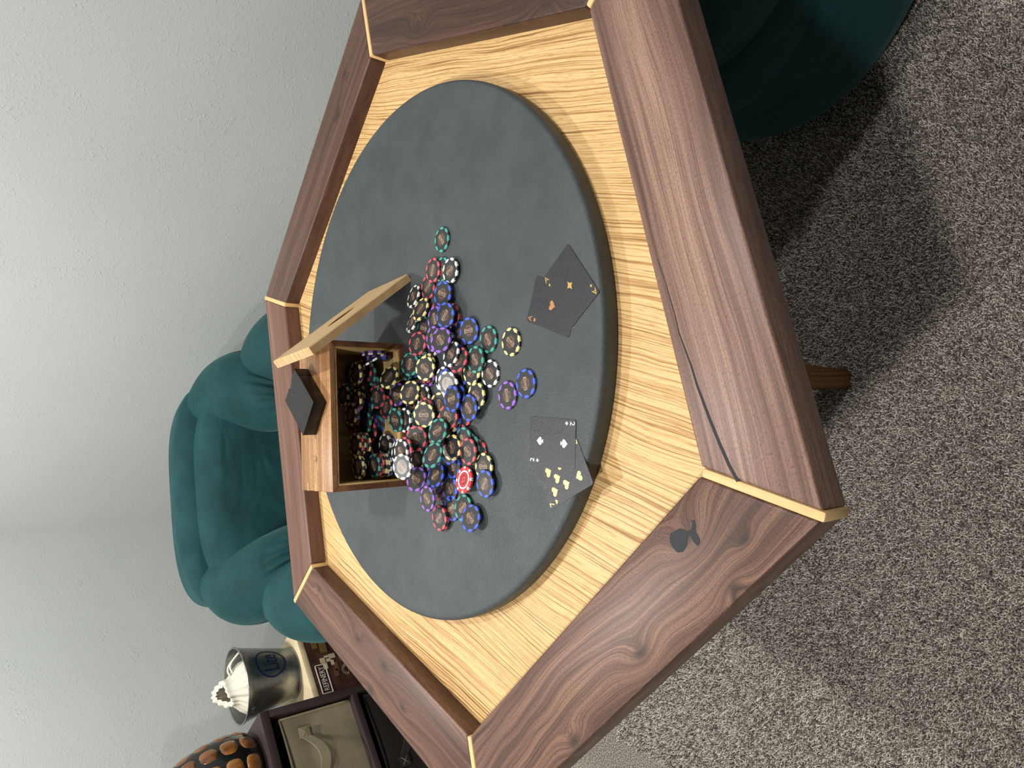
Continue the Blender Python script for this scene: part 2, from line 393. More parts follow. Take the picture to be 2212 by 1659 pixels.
# ================================================================== LEATHER PAD
PADZ = 0.755
m_lea = Mat('black_leather', rough=0.5, spec=0.35)
o_ = m_lea.obj()
mot = m_lea.noise(o_, 14.0, 4, 0.6); 
m_lea.color(m_lea.ramp(mot, [(0.3, srgb(57, 64, 66)), (0.7, srgb(69, 76, 78))]))
vd = m_lea.voro(m_lea.comb(*[m_lea.sep(o_)[i] for i in range(3)]), 620.0); nz = m_lea.noise(o_, 300.0, 3, 0.6, 0.6)
m_lea.bump(m_lea.math('ADD', m_lea.math('MULTIPLY', vd, -0.6), m_lea.math('MULTIPLY', nz, 1.0)), 0.34, 0.0012)
m_lea.set(m_lea.b.inputs['Roughness'], m_lea.ramp(nz, [(0.3, (.42,)*3), (0.7, (.58,)*3)]))
PR = 0.438; t_ = PADZ-OAKZ-0.0003; q_ = 0.0075
prof = [(0, 0.0), (PR-0.004, 0.0), (PR-0.001, 0.002), (PR, 0.006), (PR, t_-q_)]
prof += [(PR-q_+q_*math.cos(a), t_-q_+q_*math.sin(a)) for a in [math.radians(d) for d in (18, 36, 54, 72, 86)]]
prof += [(PR-q_-0.006, t_), (0.3, t_), (0.15, t_), (0, t_)]
pad = link('leather_pad', lathe(prof, 160, 'leather_pad'), m_lea.m, None, (0.0105, 0.014, OAKZ+0.0003))
tag(pad, 'round black leather covered playing pad lying on the oak table top', 'pad')
# ================================================================== CHIP BOX (lying on its side, mouth towards the viewer)
def prism_y(poly, y0, y1, bevel=0.0, segs=2):
    me = prism(poly, -y1, -y0, bevel, segs); me.transform(Matrix.Rotation(PI/2, 4, 'X')); return me
BW, BD, BH = 0.24186, 0.120, 0.137
ba = math.atan2(0.09336933, 0.99563154)
m_bx = walnut('light_walnut', 11, (112, 76, 48), (164, 120, 78), (200, 156, 110), [(0.052, 0.058, .008, .010)], 0.5, 2.2)
m_bxs = walnut('box_side_walnut', 12, (86, 54, 36), (124, 82, 56), (156, 110, 78), (), 0.5)
m_lin = oak('maple_lining', 0.2, (208, 178, 122), (198, 166, 110), (176, 142, 88), 0.5)
cbox = tag(empty('chip_box', (-0.21605981, 0.02244675, PADZ), ba), 'open walnut box lying on its side, spilling poker chips onto the pad', 'box')
tk, ln = 0.009, 0.0035
def brd(name, poly, mat, y0=0.0, y1=BD, bv=0.0009): return link(name, prism_y(poly, y0, y1, bv), mat, cbox)
brd('top_board', [(0, BH), (tk, BH-tk), (BW-tk, BH-tk), (BW, BH)], m_bx)
brd('bottom_board', [(0, 0), (BW, 0), (BW-tk, tk), (tk, tk)], m_bxs)
brd('side_board', [(0, 0), (tk, tk), (tk, BH-tk), (0, BH)], m_bxs)
brd('side_board', [(BW, 0), (BW, BH), (BW-tk, BH-tk), (BW-tk, tk)], m_bxs)
lo_, hi_ = tk+0.0001, tk+ln
brd('lining', [(lo_, BH-lo_), (hi_, BH-hi_), (BW-hi_, BH-hi_), (BW-lo_, BH-lo_)], m_lin, 0.0015, BD-0.009, 0.0004)
brd('lining', [(lo_, lo_), (BW-lo_, lo_), (BW-hi_, hi_), (hi_, hi_)], m_lin, 0.0015, BD-0.009, 0.0004)
brd('lining', [(lo_, lo_), (hi_, hi_), (hi_, BH-hi_), (lo_, BH-lo_)], m_lin, 0.0015, BD-0.009, 0.0004)
brd('lining', [(BW-lo_, lo_), (BW-lo_, BH-lo_), (BW-hi_, BH-hi_), (BW-hi_, hi_)], m_lin, 0.0015, BD-0.009, 0.0004)
brd('back_panel', [(lo_, lo_), (BW-lo_, lo_), (BW-lo_, BH-lo_), (lo_, BH-lo_)], m_lin, BD-0.0088, BD-0.0005, 0.0004)
sp = .0004
for yy in (.032, .064, .094):
    for x_, s_ in ((0, 1), (BW, -1)):
        for z_, q in ((BH, -1), (0, 1)):
            if z_ == 0: tri = [(x_-s_*sp, sp), (x_+s_*.0135, sp), (x_-s_*sp, .0135)]
            else: tri = [(x_-s_*sp, BH+sp), (x_+s_*.0135, BH+sp), (x_-s_*sp, BH-.0135)]
            link('corner_key', prism_y(tri, yy-.0009, yy+.0009), m_strip, cbox)

# ---- the lid, leaning on the box's upper right edge
P3 = Vector((.1415, .0283, .762)); P4_ = Vector((.1225, .1507, .7682)); P1 = Vector((.0122, -.0011, .9458))
e1 = (P1-P3).normalized(); e2 = (P4_-P3); e2 = (e2-e1*e2.dot(e1)).normalized(); nn = e2.cross(e1) if e2.cross(e1).z > 0 else e1.cross(e2)
LL, LW, LT = .2270, .1240, .0135
rotm = Matrix.Rotation(math.radians(-0.75), 3, e2)
if (rotm @ e1).dot(nn) > 0: rotm = Matrix.Rotation(math.radians(0.75), 3, e2)
e1 = rotm @ e1; nn = rotm @ nn
# local x = along e2 (width), y = along e1 (length), z = normal
lm4 = Matrix.Identity(4)
for i in range(3): lm4[i][0] = e2[i]; lm4[i][1] = e1[i]; lm4[i][2] = nn[i]; lm4[i][3] = P3[i]
if lm4.to_3x3().determinant() < 0:
    for i in range(3): lm4[i][0] = -e2[i]; lm4[i][3] = (P3+e2*LW)[i]
lm4[2][3] += 0.0012
def lid_mesh():
    bm = bmesh.new()
    outer = [(0, 0), (LW, 0), (LW, LL), (0, LL)]
    slot = []
    hl, hw = .032, .0105
    for k in range(24):                                # elongated eye-shaped finger slot
        a = 2*PI*k/24; y_ = hl*math.cos(a); x_ = hw*math.sin(a)*(1-0.25*abs(math.cos(a)))
        slot.append((LW/2+x_, LL*.5+y_))
    dep = .005
    for zt in (0.0,):
        vo = [bm.verts.new((x, y, 0)) for x, y in outer]; vi = [bm.verts.new((x, y, 0)) for x, y in slot]
        eo = [bm.edges.new((vo[i], vo[(i+1) % 4])) for i in range(4)]; ei = [bm.edges.new((vi[i], vi[(i+1) % 24])) for i in range(24)]
        bmesh.ops.triangle_fill(bm, edges=eo+ei, use_beauty=True)
        for f in [f for f in bm.faces if all(v in vi for v in f.verts)]: bm.faces.remove(f)
        vb = [bm.verts.new((x, y, -dep)) for x, y in slot]
        for i in range(24):
            f = bm.faces.new((vi[i], vi[(i+1) % 24], vb[(i+1) % 24], vb[i])); f.material_index = 1
        f = bm.faces.new(vb); f.material_index = 1
        ch = .0016
        v1 = [bm.verts.new((x+(ch if x > .05 else -ch), y+(ch if y > .05 else -ch), -ch)) for x, y in outer]
        v2 = [bm.verts.new((x+(ch if x > .05 else -ch), y+(ch if y > .05 else -ch), -LT)) for x, y in outer]
        for i in range(4):
            j = (i+1) % 4
            bm.faces.new((vo[i], vo[j], v1[j], v1[i])); bm.faces.new((v1[i], v1[j], v2[j], v2[i]))
        bm.faces.new(v2[::-1])
    return bm_mesh(bm, 'lid_board')
m_lid = oak('lid_maple', PI/2, (206, 174, 130), (198, 164, 118), (180, 146, 100), 0.35)
m_slot = plain('slot_walnut', (120, 80, 46), 0.5, 0.3, 0.1, 80)
lid = link('box_lid', lid_mesh(), [m_lid, m_slot]); lid.matrix_world = lm4
tag(lid, 'pale wooden box lid with a finger slot, propped against the walnut box', 'lid')

# ---- tuck box of cards standing on the chip box
m_tuck = Mat('black_card_box', rough=0.38, spec=0.5); o_ = m_tuck.obj()
m_tuck.color(srgb(26, 26, 28)+(1,)); hv = m_tuck.voro(m_tuck.scale(o_, 1, 1, 1), 480.0, rnd=0.15)
m_tuck2 = Mat('black_card_box_side', rough=0.30, spec=0.45, color=srgb(20, 19, 20)).m
m_tuck.bump(m_tuck.ramp(hv, [(0.25, (1, 1, 1)), (0.5, (0, 0, 0))]), 0.9, 0.0012)
ta = math.radians(55.2-90); TZ = PADZ+BH
tb = tag(empty('card_box', (-0.0747, 0.0496, TZ), ta), 'black embossed playing card box with a thumb notch, lying on the walnut box', 'box')
TWD, TLN, TH_ = .0672, .0935, .0228
link('carton', box(-TWD, 0, 0, TLN, 0.0001, TH_-.0009, .0007), m_tuck2, tb)
pl = [(-TWD, 0), (0, 0), (0, TLN)]
for k in range(9): a = PI*k/8; pl.append((-TWD/2+.0085*math.cos(a), TLN-.0085*math.sin(a)))
pl.append((-TWD, TLN))
link('top_panel', flat_poly(pl, TH_-.0009, .0009), m_tuck.m, tb)
link('end_flap', prism_y([(-.0006, .001), (.0004, .001), (.0004, TH_+.0014), (-.0006, TH_+.0012)], TLN*.80, TLN-.0005), m_tuck2, tb)

# ================================================================== PLAYING CARDS
m_card = Mat('black_card', rough=0.36, spec=0.5); o_ = m_card.obj()
sp1 = m_card.noise(o_, 1500.0, 1, 0.5)
m_card.color(m_card.ramp(sp1, [(0.45, srgb(28, 28, 34)), (0.78, srgb(62, 62, 72))]))
m_card.bump(sp1, 0.5, 0.0005)
m_gold = Mat('gold_print', rough=0.38, metal=0.75, color=srgb(222, 186, 104)).m
m_gold2 = Mat('copper_print', rough=0.38, metal=0.7, color=srgb(206, 150, 100)).m
m_silv = Mat('silver_print', rough=0.4, metal=0.6, color=srgb(214, 216, 222)).m
def heart(s=1.0, n=28):
    P = []
    for k in range(n):
        a = 2*PI*k/n; P.append((s*16*math.sin(a)**3/17, s*(13*math.cos(a)-5*math.cos(2*a)-2*math.cos(3*a)-math.cos(4*a)+2)/17))
    return P[::-1]
def diamond(s=1.0):
    P = []; c = [(0, 1), (.82, 0), (0, -1), (-.82, 0)]
    for k in range(4):
        a, b = Vector(c[k]), Vector(c[(k+1) % 4])
        for i in range(6):
            t = i/6; q = a.lerp(b, t)*(1-0.30*math.sin(PI*t)); P.append((q.x*s, q.y*s))
    return P[::-1]
def spade(s=1.0):
    h = [(x, -y) for x, y in heart(.86)]
    top = sorted(h, key=lambda p: math.atan2(p[0], p[1]+.01))
    P = [(x, y+.18) for x, y in h]
    P = [p for p in P]
    return [(x*s, y*s) for x, y in P], [(-.42*s, -.98*s), (.42*s, -.98*s), (.07*s, -.45*s), (.06*s, 0), (-.06*s, 0), (-.07*s, -.45*s)]
CWH, CHH = .0315, .044
def rounded(w, h, r, n=6):
    P = []
    for cx, cy, a0 in ((w-r, h-r, 0), (-w+r, h-r, 90), (-w+r, -h+r, 180), (w-r, -h+r, 270)):
        for k in range(n+1):
            a = math.radians(a0+90*k/n); P.append((cx+r*math.cos(a), cy+r*math.sin(a)))
    return P
card_me = flat_poly(rounded(CWH, CHH, .0035), 0.0, 0.0003, 'card')
lets = {c: text_mesh(c, .0118) for c in 'A27'}
def card(x, y, th, z, letter, suit, mat, pips, label, rot_extra=0.0, tilt=None):
    o = link('playing_card', card_me, m_card.m if not card_me.materials else None, None, (x, y, z)); o.rotation_euler = (0, 0, th)
    tag(o, label, 'playing card')
    zt = 0.00033
    def shape(s):
        if suit == 'heart': return [heart(s)]
        if suit == 'diamond': return [diamond(s)]
        return list(spade(s))
    def pip(px_, py_, s, flip, name='pip'):
        bm = bmesh.new()
        for k, P in enumerate(shape(s)):
            v = [bm.verts.new((p[0], p[1], 0)) for p in P]; f = bm.faces.new(v); f.normal_update()
            if f.normal.z < 0: f.normal_flip()
        bmesh.ops.triangulate(bm, faces=bm.faces[:])
        me = bpy.data.meshes.new('pip'); bm.to_mesh(me); bm.free()
        p = link(name, me, mat, o, (px_, py_, zt)); p.rotation_euler = (0, 0, PI if flip else 0)
    for px_, py_, s, flip in pips: pip(px_, py_, s, flip)
    for sg in (1, -1):
        lt = link('index_letter' if letter == 'A' else 'index_number', lets[letter].copy(), mat, o, (-sg*.0262, sg*.0375, zt)); lt.rotation_euler = (0, 0, 0 if sg > 0 else PI)
        pip(-sg*.0262, sg*.0278, .0028, sg < 0, 'index_pip')
CZ = PADZ+0.0003
card(.06207, -.33133, -.31099, CZ, 'A', 'heart', m_gold2, [(0, 0, .0068, False)], 'black ace of hearts with copper heart, half under the ace of diamonds')
card(.08561, -.36389, -.86330, CZ+.00036, 'A', 'diamond', m_gold, [(0, 0, .0070, False)], 'black ace of diamonds with gold print, lying over the ace of hearts')
h7 = [(sx*.0135, sy*.0245, .0066, sy < 0) for sx in (-1, 1) for sy in (1, 0, -1)]+[(0, .0125, .0066, False)]
card(-.15513, -.35756, .51569, CZ, '7', 'heart', m_gold, h7, 'black seven of hearts with gold hearts, tucked under the two of spades')
card(-.11590, -.33500, 3.13765, CZ+.00036, '2', 'spade', m_silv, [(0, .0235, .0068, False), (0, -.0235, .0068, True)], 'black two of spades with silver print, lying over the seven of hearts')

# ================================================================== POKER CHIPS
CR, CT = .0202, .0034
EDGE = {'teal': (70, 158, 146), 'red': (204, 84, 96), 'white': (236, 238, 236), 'yellow': (238, 222, 148), 'purple': (150, 98, 208), 'blue': (70, 98, 222)}
m_chip = plain('black_chip', (44, 47, 49), 0.42, 0.4, 0.08, 300)
m_inlay = Mat('chip_inlay', rough=0.32, spec=0.55, color=srgb(48, 51, 54)).m
m_ring = Mat('chip_inlay_ring', rough=0.5, color=srgb(28, 30, 32)).m
m_star = Mat('chip_star', rough=0.36, spec=0.5, color=srgb(94, 72, 58)).m
m_star2 = Mat('chip_star_centre', rough=0.36, spec=0.5, color=srgb(40, 40, 43)).m
m_ban = Mat('chip_banner', rough=0.36, spec=0.5, color=srgb(34, 24, 20)).m
m_cream = Mat('chip_cream_print', rough=0.4, color=srgb(226, 196, 168)).m
prof = [(0, -CT/2), (CR-.0007, -CT/2), (CR, -CT/2+.0006), (CR, CT/2-.0006), (CR-.0007, CT/2), (0, CT/2)]
chip_me = lathe(prof, 40, 'poker_chip', angle=math.radians(30))
def spots_mesh(nn_=8):
    bm = bmesh.new(); zt = CT/2+.00007; rs = CR+.00007
    for k in range(nn_):
        a0 = 2*PI*k/nn_
        def P(a, r, z): return (r*math.cos(a0+a), r*math.sin(a0+a), z)
        w1, w2 = math.radians(11.5), math.radians(18.0)
        top = [P(-w1, CR-.0008, zt), P(0, CR-.00072, zt), P(w1, CR-.0008, zt), P(w2, CR*.905, zt), P(0, CR*.775, zt), P(-w2, CR*.905, zt)]
        bm.faces.new([bm.verts.new(p) for p in top])
        cs = [-w1, -w1/2, 0, w1/2, w1]
        zz = [(rs-.00075, zt), (rs, CT/2-.0006), (rs, -CT/2+.0006), (rs-.00075, -zt)]
        g = [[bm.verts.new(P(a, r_, z_)) for a in cs] for r_, z_ in zz]
        for i in range(3):
            for j in range(4): bm.faces.new((g[i][j], g[i+1][j], g[i+1][j+1], g[i][j+1]))
    me = bpy.data.meshes.new('edge_spots'); bm.normal_update(); bm.to_mesh(me); bm.free(); return me
def star_poly(ro, ri, n=8, ph=0.0):
    return [((ro if i % 2 == 0 else ri)*math.cos(PI*i/n+ph), (ro if i % 2 == 0 else ri)*math.sin(PI*i/n+ph)) for i in range(2*n)]
def circ(r, n=36): return [(r*math.cos(2*PI*k/n), r*math.sin(2*PI*k/n)) for k in range(n)]
z0 = CT/2
inlay_me = join_meshes([(flat_poly(circ(CR*.60), z0+.00005), I4, 1), (flat_poly(circ(CR*.575), z0+.00008), I4, 0)], 'inlay')
star_me = join_meshes([(flat_poly(star_poly(CR*.50, CR*.385, 8, PI/8), z0+.00012), I4, 0), (flat_poly(star_poly(CR*.29, CR*.20), z0+.00015), I4, 1)], 'star')
def rect(a, b): return [(-a, -b), (a, -b), (a, b), (-a, b)]
txt_me = text_mesh('SLOWPLAY', CR*.165, 1.05)
ban_me = join_meshes([(flat_poly(rect(CR*.44, CR*.125), z0+.00018), I4, 1), (flat_poly(rect(CR*.42, CR*.105), z0+.00021), I4, 0), (txt_me, Matrix.Translation((0, 0, z0+.00025)), 1)], 'banner')
spot_me = spots_mesh()
m_edge = {k: plain('chip_edge_'+k, v, 0.4, 0.4, 0.04, 200) for k, v in EDGE.items()}
for me, ms in ((chip_me, [m_chip]), (inlay_me, [m_inlay, m_ring]), (star_me, [m_star, m_star2]), (ban_me, [m_ban, m_cream])):
    for q in ms: me.materials.append(q)
spot = {}
for k in EDGE: spot[k] = spot_me.copy(); spot[k].materials.append(m_edge[k])
proto = {}
def chip_proto(col):
    o = link('poker_chip', chip_me)
    for nm, me in (('edge_spots', spot[col]), ('inlay', inlay_me), ('star_emblem', star_me), ('name_banner', ban_me)): link(nm, me, None, o)
    return o
def frame(p, n, t):
    n = Vector(n).normalized(); t = Vector(t); t = (t-n*t.dot(n)).normalized(); b = n.cross(t); m_ = Matrix.Identity(4)
    for i in range(3): m_[i][0] = t[i]; m_[i][1] = b[i]; m_[i][2] = n[i]; m_[i][3] = p[i]
    return m_
def place_chip(col, p, n, t, label, group):
    if col not in proto: proto[col] = chip_proto(col); o = proto[col]
    else:
        o = proto[col].copy(); COL.objects.link(o)
        for ch in proto[col].children:
            c = ch.copy(); COL.objects.link(c); c.parent = o
    o.matrix_world = frame(p, n, t); tag(o, label, 'poker chip', group); return o
# the solid red chip and the orange one below it, of another make
def solid_chip(name, body, p, n, t, label, emblem=True):
    mb = plain('chip_body_'+name, body, 0.35, 0.45, 0.04, 200); mw = m_edge['white']; T_ = .0042; R_ = CR
    pr = [(0, -T_/2), (R_-.0007, -T_/2), (R_, -T_/2+.0006), (R_, T_/2-.0006), (R_-.0007, T_/2), (0, T_/2)]
    o = link('poker_chip', lathe(pr, 40, 'poker_chip', angle=math.radians(30)), mb); o.matrix_world = frame(p, n, t); tag(o, label, 'poker chip', 'solid coloured chips')
    bm = bmesh.new(); zt = T_/2+.00008; rs = R_+.00008
    for k in range(8):
        for d_ in ((-7, -7+13),):
            a0 = 2*PI*k/8; a_, b_ = math.radians(d_[0]), math.radians(d_[1])
            P = lambda a, r, z: (r*math.cos(a0+a), r*math.sin(a0+a), z)
            bm.faces.new([bm.verts.new(q) for q in (P(a_, R_-.0007, zt), P(b_, R_-.0007, zt), P(b_, R_*.80, zt), P(a_, R_*.80, zt))])
            z4 = [(rs-.0007, zt), (rs, T_/2-.0006), (rs, -T_/2+.0006)]
            for (r0, z0_), (r1, z1_) in zip(z4, z4[1:]): bm.faces.new([bm.verts.new(q) for q in (P(a_, r0, z0_), P(a_, r1, z1_), P(b_, r1, z1_), P(b_, r0, z0_))])
    me = bpy.data.meshes.new('edge_spots'); bm.to_mesh(me); bm.free(); link('edge_spots', me, mw, o)
    md = plain('chip_centre_'+name, tuple(int(c*.78) for c in body), 0.3, 0.5, 0.04, 100); ml = Mat('emblem_line_'+name, rough=0.3, color=srgb(*[min(255, int(c*.5+115)) for c in body])).m
    link('white_ring', flat_poly(circ(R_*.70), T_/2+.00006), mw, o); link('inlay', flat_poly(circ(R_*.57), T_/2+.0001), md, o)
    def ring(P, w, z):
        n_ = len(P); vs = [(x, y, z) for x, y in P]+[(x*(1-w), y*(1-w), z) for x, y in P]
        return mesh_from(vs, [(i, (i+1) % n_, n_+(i+1) % n_, n_+i) for i in range(n_)])
    dm = [(0, R_*.33), (-R_*.24, 0), (0, -R_*.33), (R_*.24, 0)]
    link('diamond_emblem', join_meshes([(ring(circ(R_*.46), .05, T_/2+.00014), I4, 0), (ring(dm, .13, T_/2+.00014), I4, 0), (ring([(x*.6, y*.6) for x, y in dm], .2, T_/2+.00014), I4, 0)]), ml, o)
    return o
CHIPS = [
('teal', 0.18649, -0.07129, 0.75685, 0.0, 0.0, 1.0, -0.72578, -0.68793, 0.0, 'lying alone on the pad, farthest out past the lid end'),
('teal', 0.13841, -0.07351, 0.75685, 0.0, 0.0, 1.0, -0.55029, -0.83497, 0.0, 'mostly hidden under a red-edged and a white-edged chip'),
('red', 0.06887, -0.06113, 0.75685, 0.0, 0.0, 1.0, -0.74866, -0.66295, 0.0, 'almost covered, two red spots showing between blue-edged chips'),
('red', 0.06265, -0.10304, 0.75685, 0.0, 0.0, 1.0, -0.75688, -0.65355, 0.0, 'flat, half under the blue-edged chip on top near the lid'),
('blue', 0.03379, -0.12866, 0.75685, 0.0, 0.0, 1.0, 0.75376, -0.65715, 0.0, 'half under the blue-edged chip with a level name plate'),
('blue', -0.02864, -0.12588, 0.75685, 0.0, 0.0, 1.0, 0.76536, -0.6436, 0.0, 'dark and shaded, beside the steep white-edged chip in mid spill'),
('yellow', -0.02371, -0.16183, 0.7604, 0.0, 0.0, 1.0, 0.51105, -0.85955, 0.0, 'showing only its rim under the second teal-edged chip from the aces'),
('teal', 0.02309, -0.19733, 0.75685, 0.0, 0.0, 1.0, -0.81344, -0.58164, 0.0, 'flat beside the lone yellow-edged chip nearest the aces'),
('yellow', 0.01771, -0.2495, 0.75685, 0.0, 0.0, 1.0, -0.54814, -0.83638, 0.0, 'lying alone on the pad nearest the pair of aces'),
('white', -0.02641, -0.203, 0.75685, 0.0, 0.0, 1.0, -0.69247, -0.72145, 0.0, 'flat between a teal-edged chip and the lone purple-edged one'),
('blue', -0.04004, -0.28271, 0.75685, 0.0, 0.0, 1.0, -0.98237, -0.18693, 0.0, 'lying farthest out towards the card edge of the pad'),
('purple', -0.05684, -0.24327, 0.75685, 0.0, 0.0, 1.0, -0.98048, -0.19662, 0.0, 'flat on the pad touching the outermost blue-edged chip'),
('yellow', -0.05933, -0.17954, 0.76395, 0.0, 0.0, 1.0, -0.50655, -0.86221, 0.0, 'flat beside a slanted blue-edged chip, at the card side'),
('red', -0.14321, -0.17788, 0.75685, 0.0, 0.0, 1.0, -0.73058, -0.68282, 0.0, 'peeking out from under a pale yellow-edged chip at the card side'),
('teal', -0.13556, -0.16412, 0.7604, 0.0, 0.0, 1.0, -0.72758, -0.68603, 0.0, 'lower of the teal-edged pair under the slanted red-edged chip'),
('red', -0.08773, -0.1386, 0.75685, 0.0, 0.0, 1.0, -0.73364, -0.67954, 0.0, 'under the slanted blue-edged chip at the foot of the heap'),
('blue', -0.09981, -0.11584, 0.7604, 0.0, 0.0, 1.0, 0.77513, -0.6318, 0.0, 'lowest in a leaning stack of red, yellow and blue'),
('blue', -0.23421, -0.11115, 0.75685, 0.0, 0.0, 1.0, 0.51867, -0.85497, 0.0, 'shaded, tucked under two chips at the end opposite the lid'),
('red', -0.20803, -0.06991, 0.75685, 0.0, 0.0, 1.0, -0.3873, -0.92195, 0.0, 'mostly covered, near the box corner opposite the lid'),
('purple', -0.19804, -0.06974, 0.7604, 0.0, 0.0, 1.0, -0.78219, 0.62304, 0.0, 'mostly under the shaded blue-edged chip near the box mouth'),
('white', 0.03408, -0.09044, 0.7604, 0.0, 0.0, 1.0, -0.74719, -0.66461, 0.0, 'mostly under the tilted purple-edged chip, rim facing the cards'),
('purple', -0.04166, -0.10656, 0.7604, 0.0, 0.0, 1.0, -0.73492, -0.67816, 0.0, 'showing only its rim under the white-edged chip in mid heap'),
('white', -0.03577, -0.09157, 0.76395, 0.0, 0.0, 1.0, -0.7314, -0.68195, 0.0, 'lowest of three under the white-edged chip in mid heap'),
('blue', -0.06173, -0.13109, 0.76395, 0.0, 0.0, 1.0, -0.73511, -0.67795, 0.0, 'directly under the bright blue-edged chip on the crest of the heap'),
('white', 0.01821, -0.04447, 0.75685, 0.0, 0.0, 1.0, -0.73455, -0.67856, 0.0, 'mostly hidden between red and purple-edged chips at the box mouth'),
('teal', 0.0203, -0.01619, 0.7604, 0.0, 0.0, 1.0, -0.72735, -0.68626, 0.0, 'hidden under the red-edged one at the box mouth lid corner'),
('white', 0.06011, 0.00179, 0.76419, 0.32852, 0.18002, 0.92718, -0.59408, -0.72378, 0.35102, 'steep in the lid shadow, the nearer to the box of two'),
('teal', 0.04755, -0.02834, 0.7604, 0.0, 0.0, 1.0, -0.22911, -0.9734, 0.0, 'half under a red-edged and a purple-edged chip near the lid'),
('red', -0.08787, -0.0301, 0.75685, 0.0, 0.0, 1.0, -0.7076, -0.70661, 0.0, 'deep under the pale yellow-edged chip at the box mouth'),
('teal', -0.11772, -0.04668, 0.7604, 0.0, 0.0, 1.0, -0.20359, -0.97906, 0.0, 'buried under the glossy red-edged chip at the heap middle'),
('blue', -0.01472, 0.00867, 0.75685, 0.0, 0.0, 1.0, -0.25928, -0.9658, 0.0, 'buried below two teal-edged chips at the box mouth'),
('yellow', -0.17577, -0.05665, 0.76395, 0.0, 0.0, 1.0, -0.16635, -0.98607, 0.0, 'buried below the sloping pale teal-edged chip'),
('red', 0.11417, -0.03293, 0.75685, 0.0, 0.0, 1.0, 0.59181, -0.80608, 0.0, 'flat, overlapped at one end by its red-edged twin near lid'),
('white', 0.13328, -0.10159, 0.7604, 0.0, 0.0, 1.0, 0.45591, -0.89003, 0.0, 'at the lid end, resting on a hidden teal-edged one'),
('red', 0.13931, -0.05224, 0.7604, 0.0, 0.0, 1.0, 0.94982, -0.3128, 0.0, 'overlapping its red-edged twin beside the white-edged chip near the lid'),
('blue', 0.09776, -0.08977, 0.76623, 0.04818, -0.12564, 0.99091, -0.35564, -0.9292, -0.10052, 'flat, with a slanting name plate, beside the red-edged pair'),
('white', 0.10202, 0.00314, 0.76231, 0.25133, 0.10847, 0.96181, -0.63688, -0.72974, 0.24872, 'steep in the lid shadow, the farther from the box of two'),
('yellow', 0.07808, -0.0264, 0.76639, 0.31238, -0.02344, 0.94967, 0.82774, -0.48381, -0.28421, 'leaning across two steep white-edged chips in the lid shadow'),
('purple', 0.05948, -0.07749, 0.77152, 0.0, 0.0, 1.0, -0.94777, -0.31896, 0.0, 'half under the blue-edged chip near the lid'),
('blue', 0.0625, -0.1091, 0.77354, 0.01687, -0.13439, 0.99078, 0.81447, -0.57293, -0.09158, 'on top of purple and red-edged chips near the lid'),
('blue', 0.03779, -0.15321, 0.76011, -0.03407, -0.12406, 0.99169, 0.14591, -0.98225, -0.11786, 'with a level name plate, towards the aces'),
('teal', -0.00603, -0.17605, 0.76395, 0.0, 0.0, 1.0, -0.74862, -0.66299, 0.0, 'leaning on the teal-edged chip nearest the aces'),
('purple', 0.02761, -0.07979, 0.77507, 0.0, 0.0, 1.0, -0.73855, -0.6742, 0.0, 'under the tilted purple-edged chip at the box mouth'),
('purple', 0.02404, -0.11007, 0.78161, 0.19536, -0.24147, 0.95054, -0.72137, -0.692, -0.02753, 'tilted up on top of another purple-edged chip near the box mouth'),
('red', 0.02211, -0.02104, 0.76821, 0.09443, -0.19615, 0.97602, 0.9769, -0.17055, -0.12879, 'on top at the lid corner of the box mouth'),
('red', -0.00666, -0.1437, 0.7714, 0.28105, -0.03431, 0.95908, 0.93785, -0.20218, -0.28207, 'half under the steep white-edged chip in mid spill'),
('white', 0.00266, -0.12808, 0.7744, 0.21342, 0.03479, 0.97634, -0.53481, -0.83216, 0.14656, 'steep, leaning on a red-edged chip in mid spill'),
('teal', -0.01846, 0.02245, 0.7604, 0.0, 0.0, 1.0, -0.25412, -0.96717, 0.0, 'lower of two teal-edged ones spilling from the box mouth'),
('teal', -0.01104, 0.00094, 0.76834, 0.05297, -0.23333, 0.97095, -0.98377, 0.15476, 0.09086, 'upper of two teal-edged ones spilling from the box mouth'),
('purple', -0.02779, -0.03669, 0.75685, 0.0, 0.0, 1.0, -0.25874, -0.96595, 0.0, 'bottom of three under the tilted yellow-edged chip at the box mouth'),
('red', -0.02243, -0.03541, 0.7604, 0.0, 0.0, 1.0, -0.26091, -0.96536, 0.0, 'under the tilted yellow-edged chip at the box mouth'),
('yellow', -0.01404, -0.04744, 0.76395, 0.0, 0.0, 1.0, -0.26713, -0.96366, 0.0, 'directly under the tilted yellow-edged chip at the box mouth'),
('yellow', -0.01839, -0.05172, 0.77217, 0.03852, -0.26209, 0.96427, -0.5797, -0.79186, -0.19208, 'tilted, topping a stack beside the teal-edged pair at the mouth'),
('blue', -0.03876, -0.10472, 0.7675, 0.0, 0.0, 1.0, -0.73261, -0.68065, 0.0, 'under the white-edged chip in mid heap'),
('white', -0.04273, -0.11857, 0.77296, -0.14491, -0.22387, 0.96379, -0.8435, 0.53713, -0.00206, 'on a stack in mid heap beside the crest'),
('blue', -0.07713, -0.16648, 0.7675, 0.0, 0.0, 1.0, -0.69534, -0.71868, 0.0, 'slanted, at the card side foot of the heap'),
('yellow', -0.09815, -0.11343, 0.76395, 0.0, 0.0, 1.0, -0.72246, -0.69141, 0.0, 'middle of a leaning stack, between red and blue-edged chips'),
('white', -0.06424, -0.02823, 0.7604, 0.0, 0.0, 1.0, -0.7113, -0.70288, 0.0, 'glossy and pale, mostly covered, beside the box mouth'),
('yellow', -0.07621, -0.07905, 0.76171, 0.02886, -0.24472, 0.96916, -0.99492, -0.10057, 0.00423, 'with a white glare over its whole face, in mid heap'),
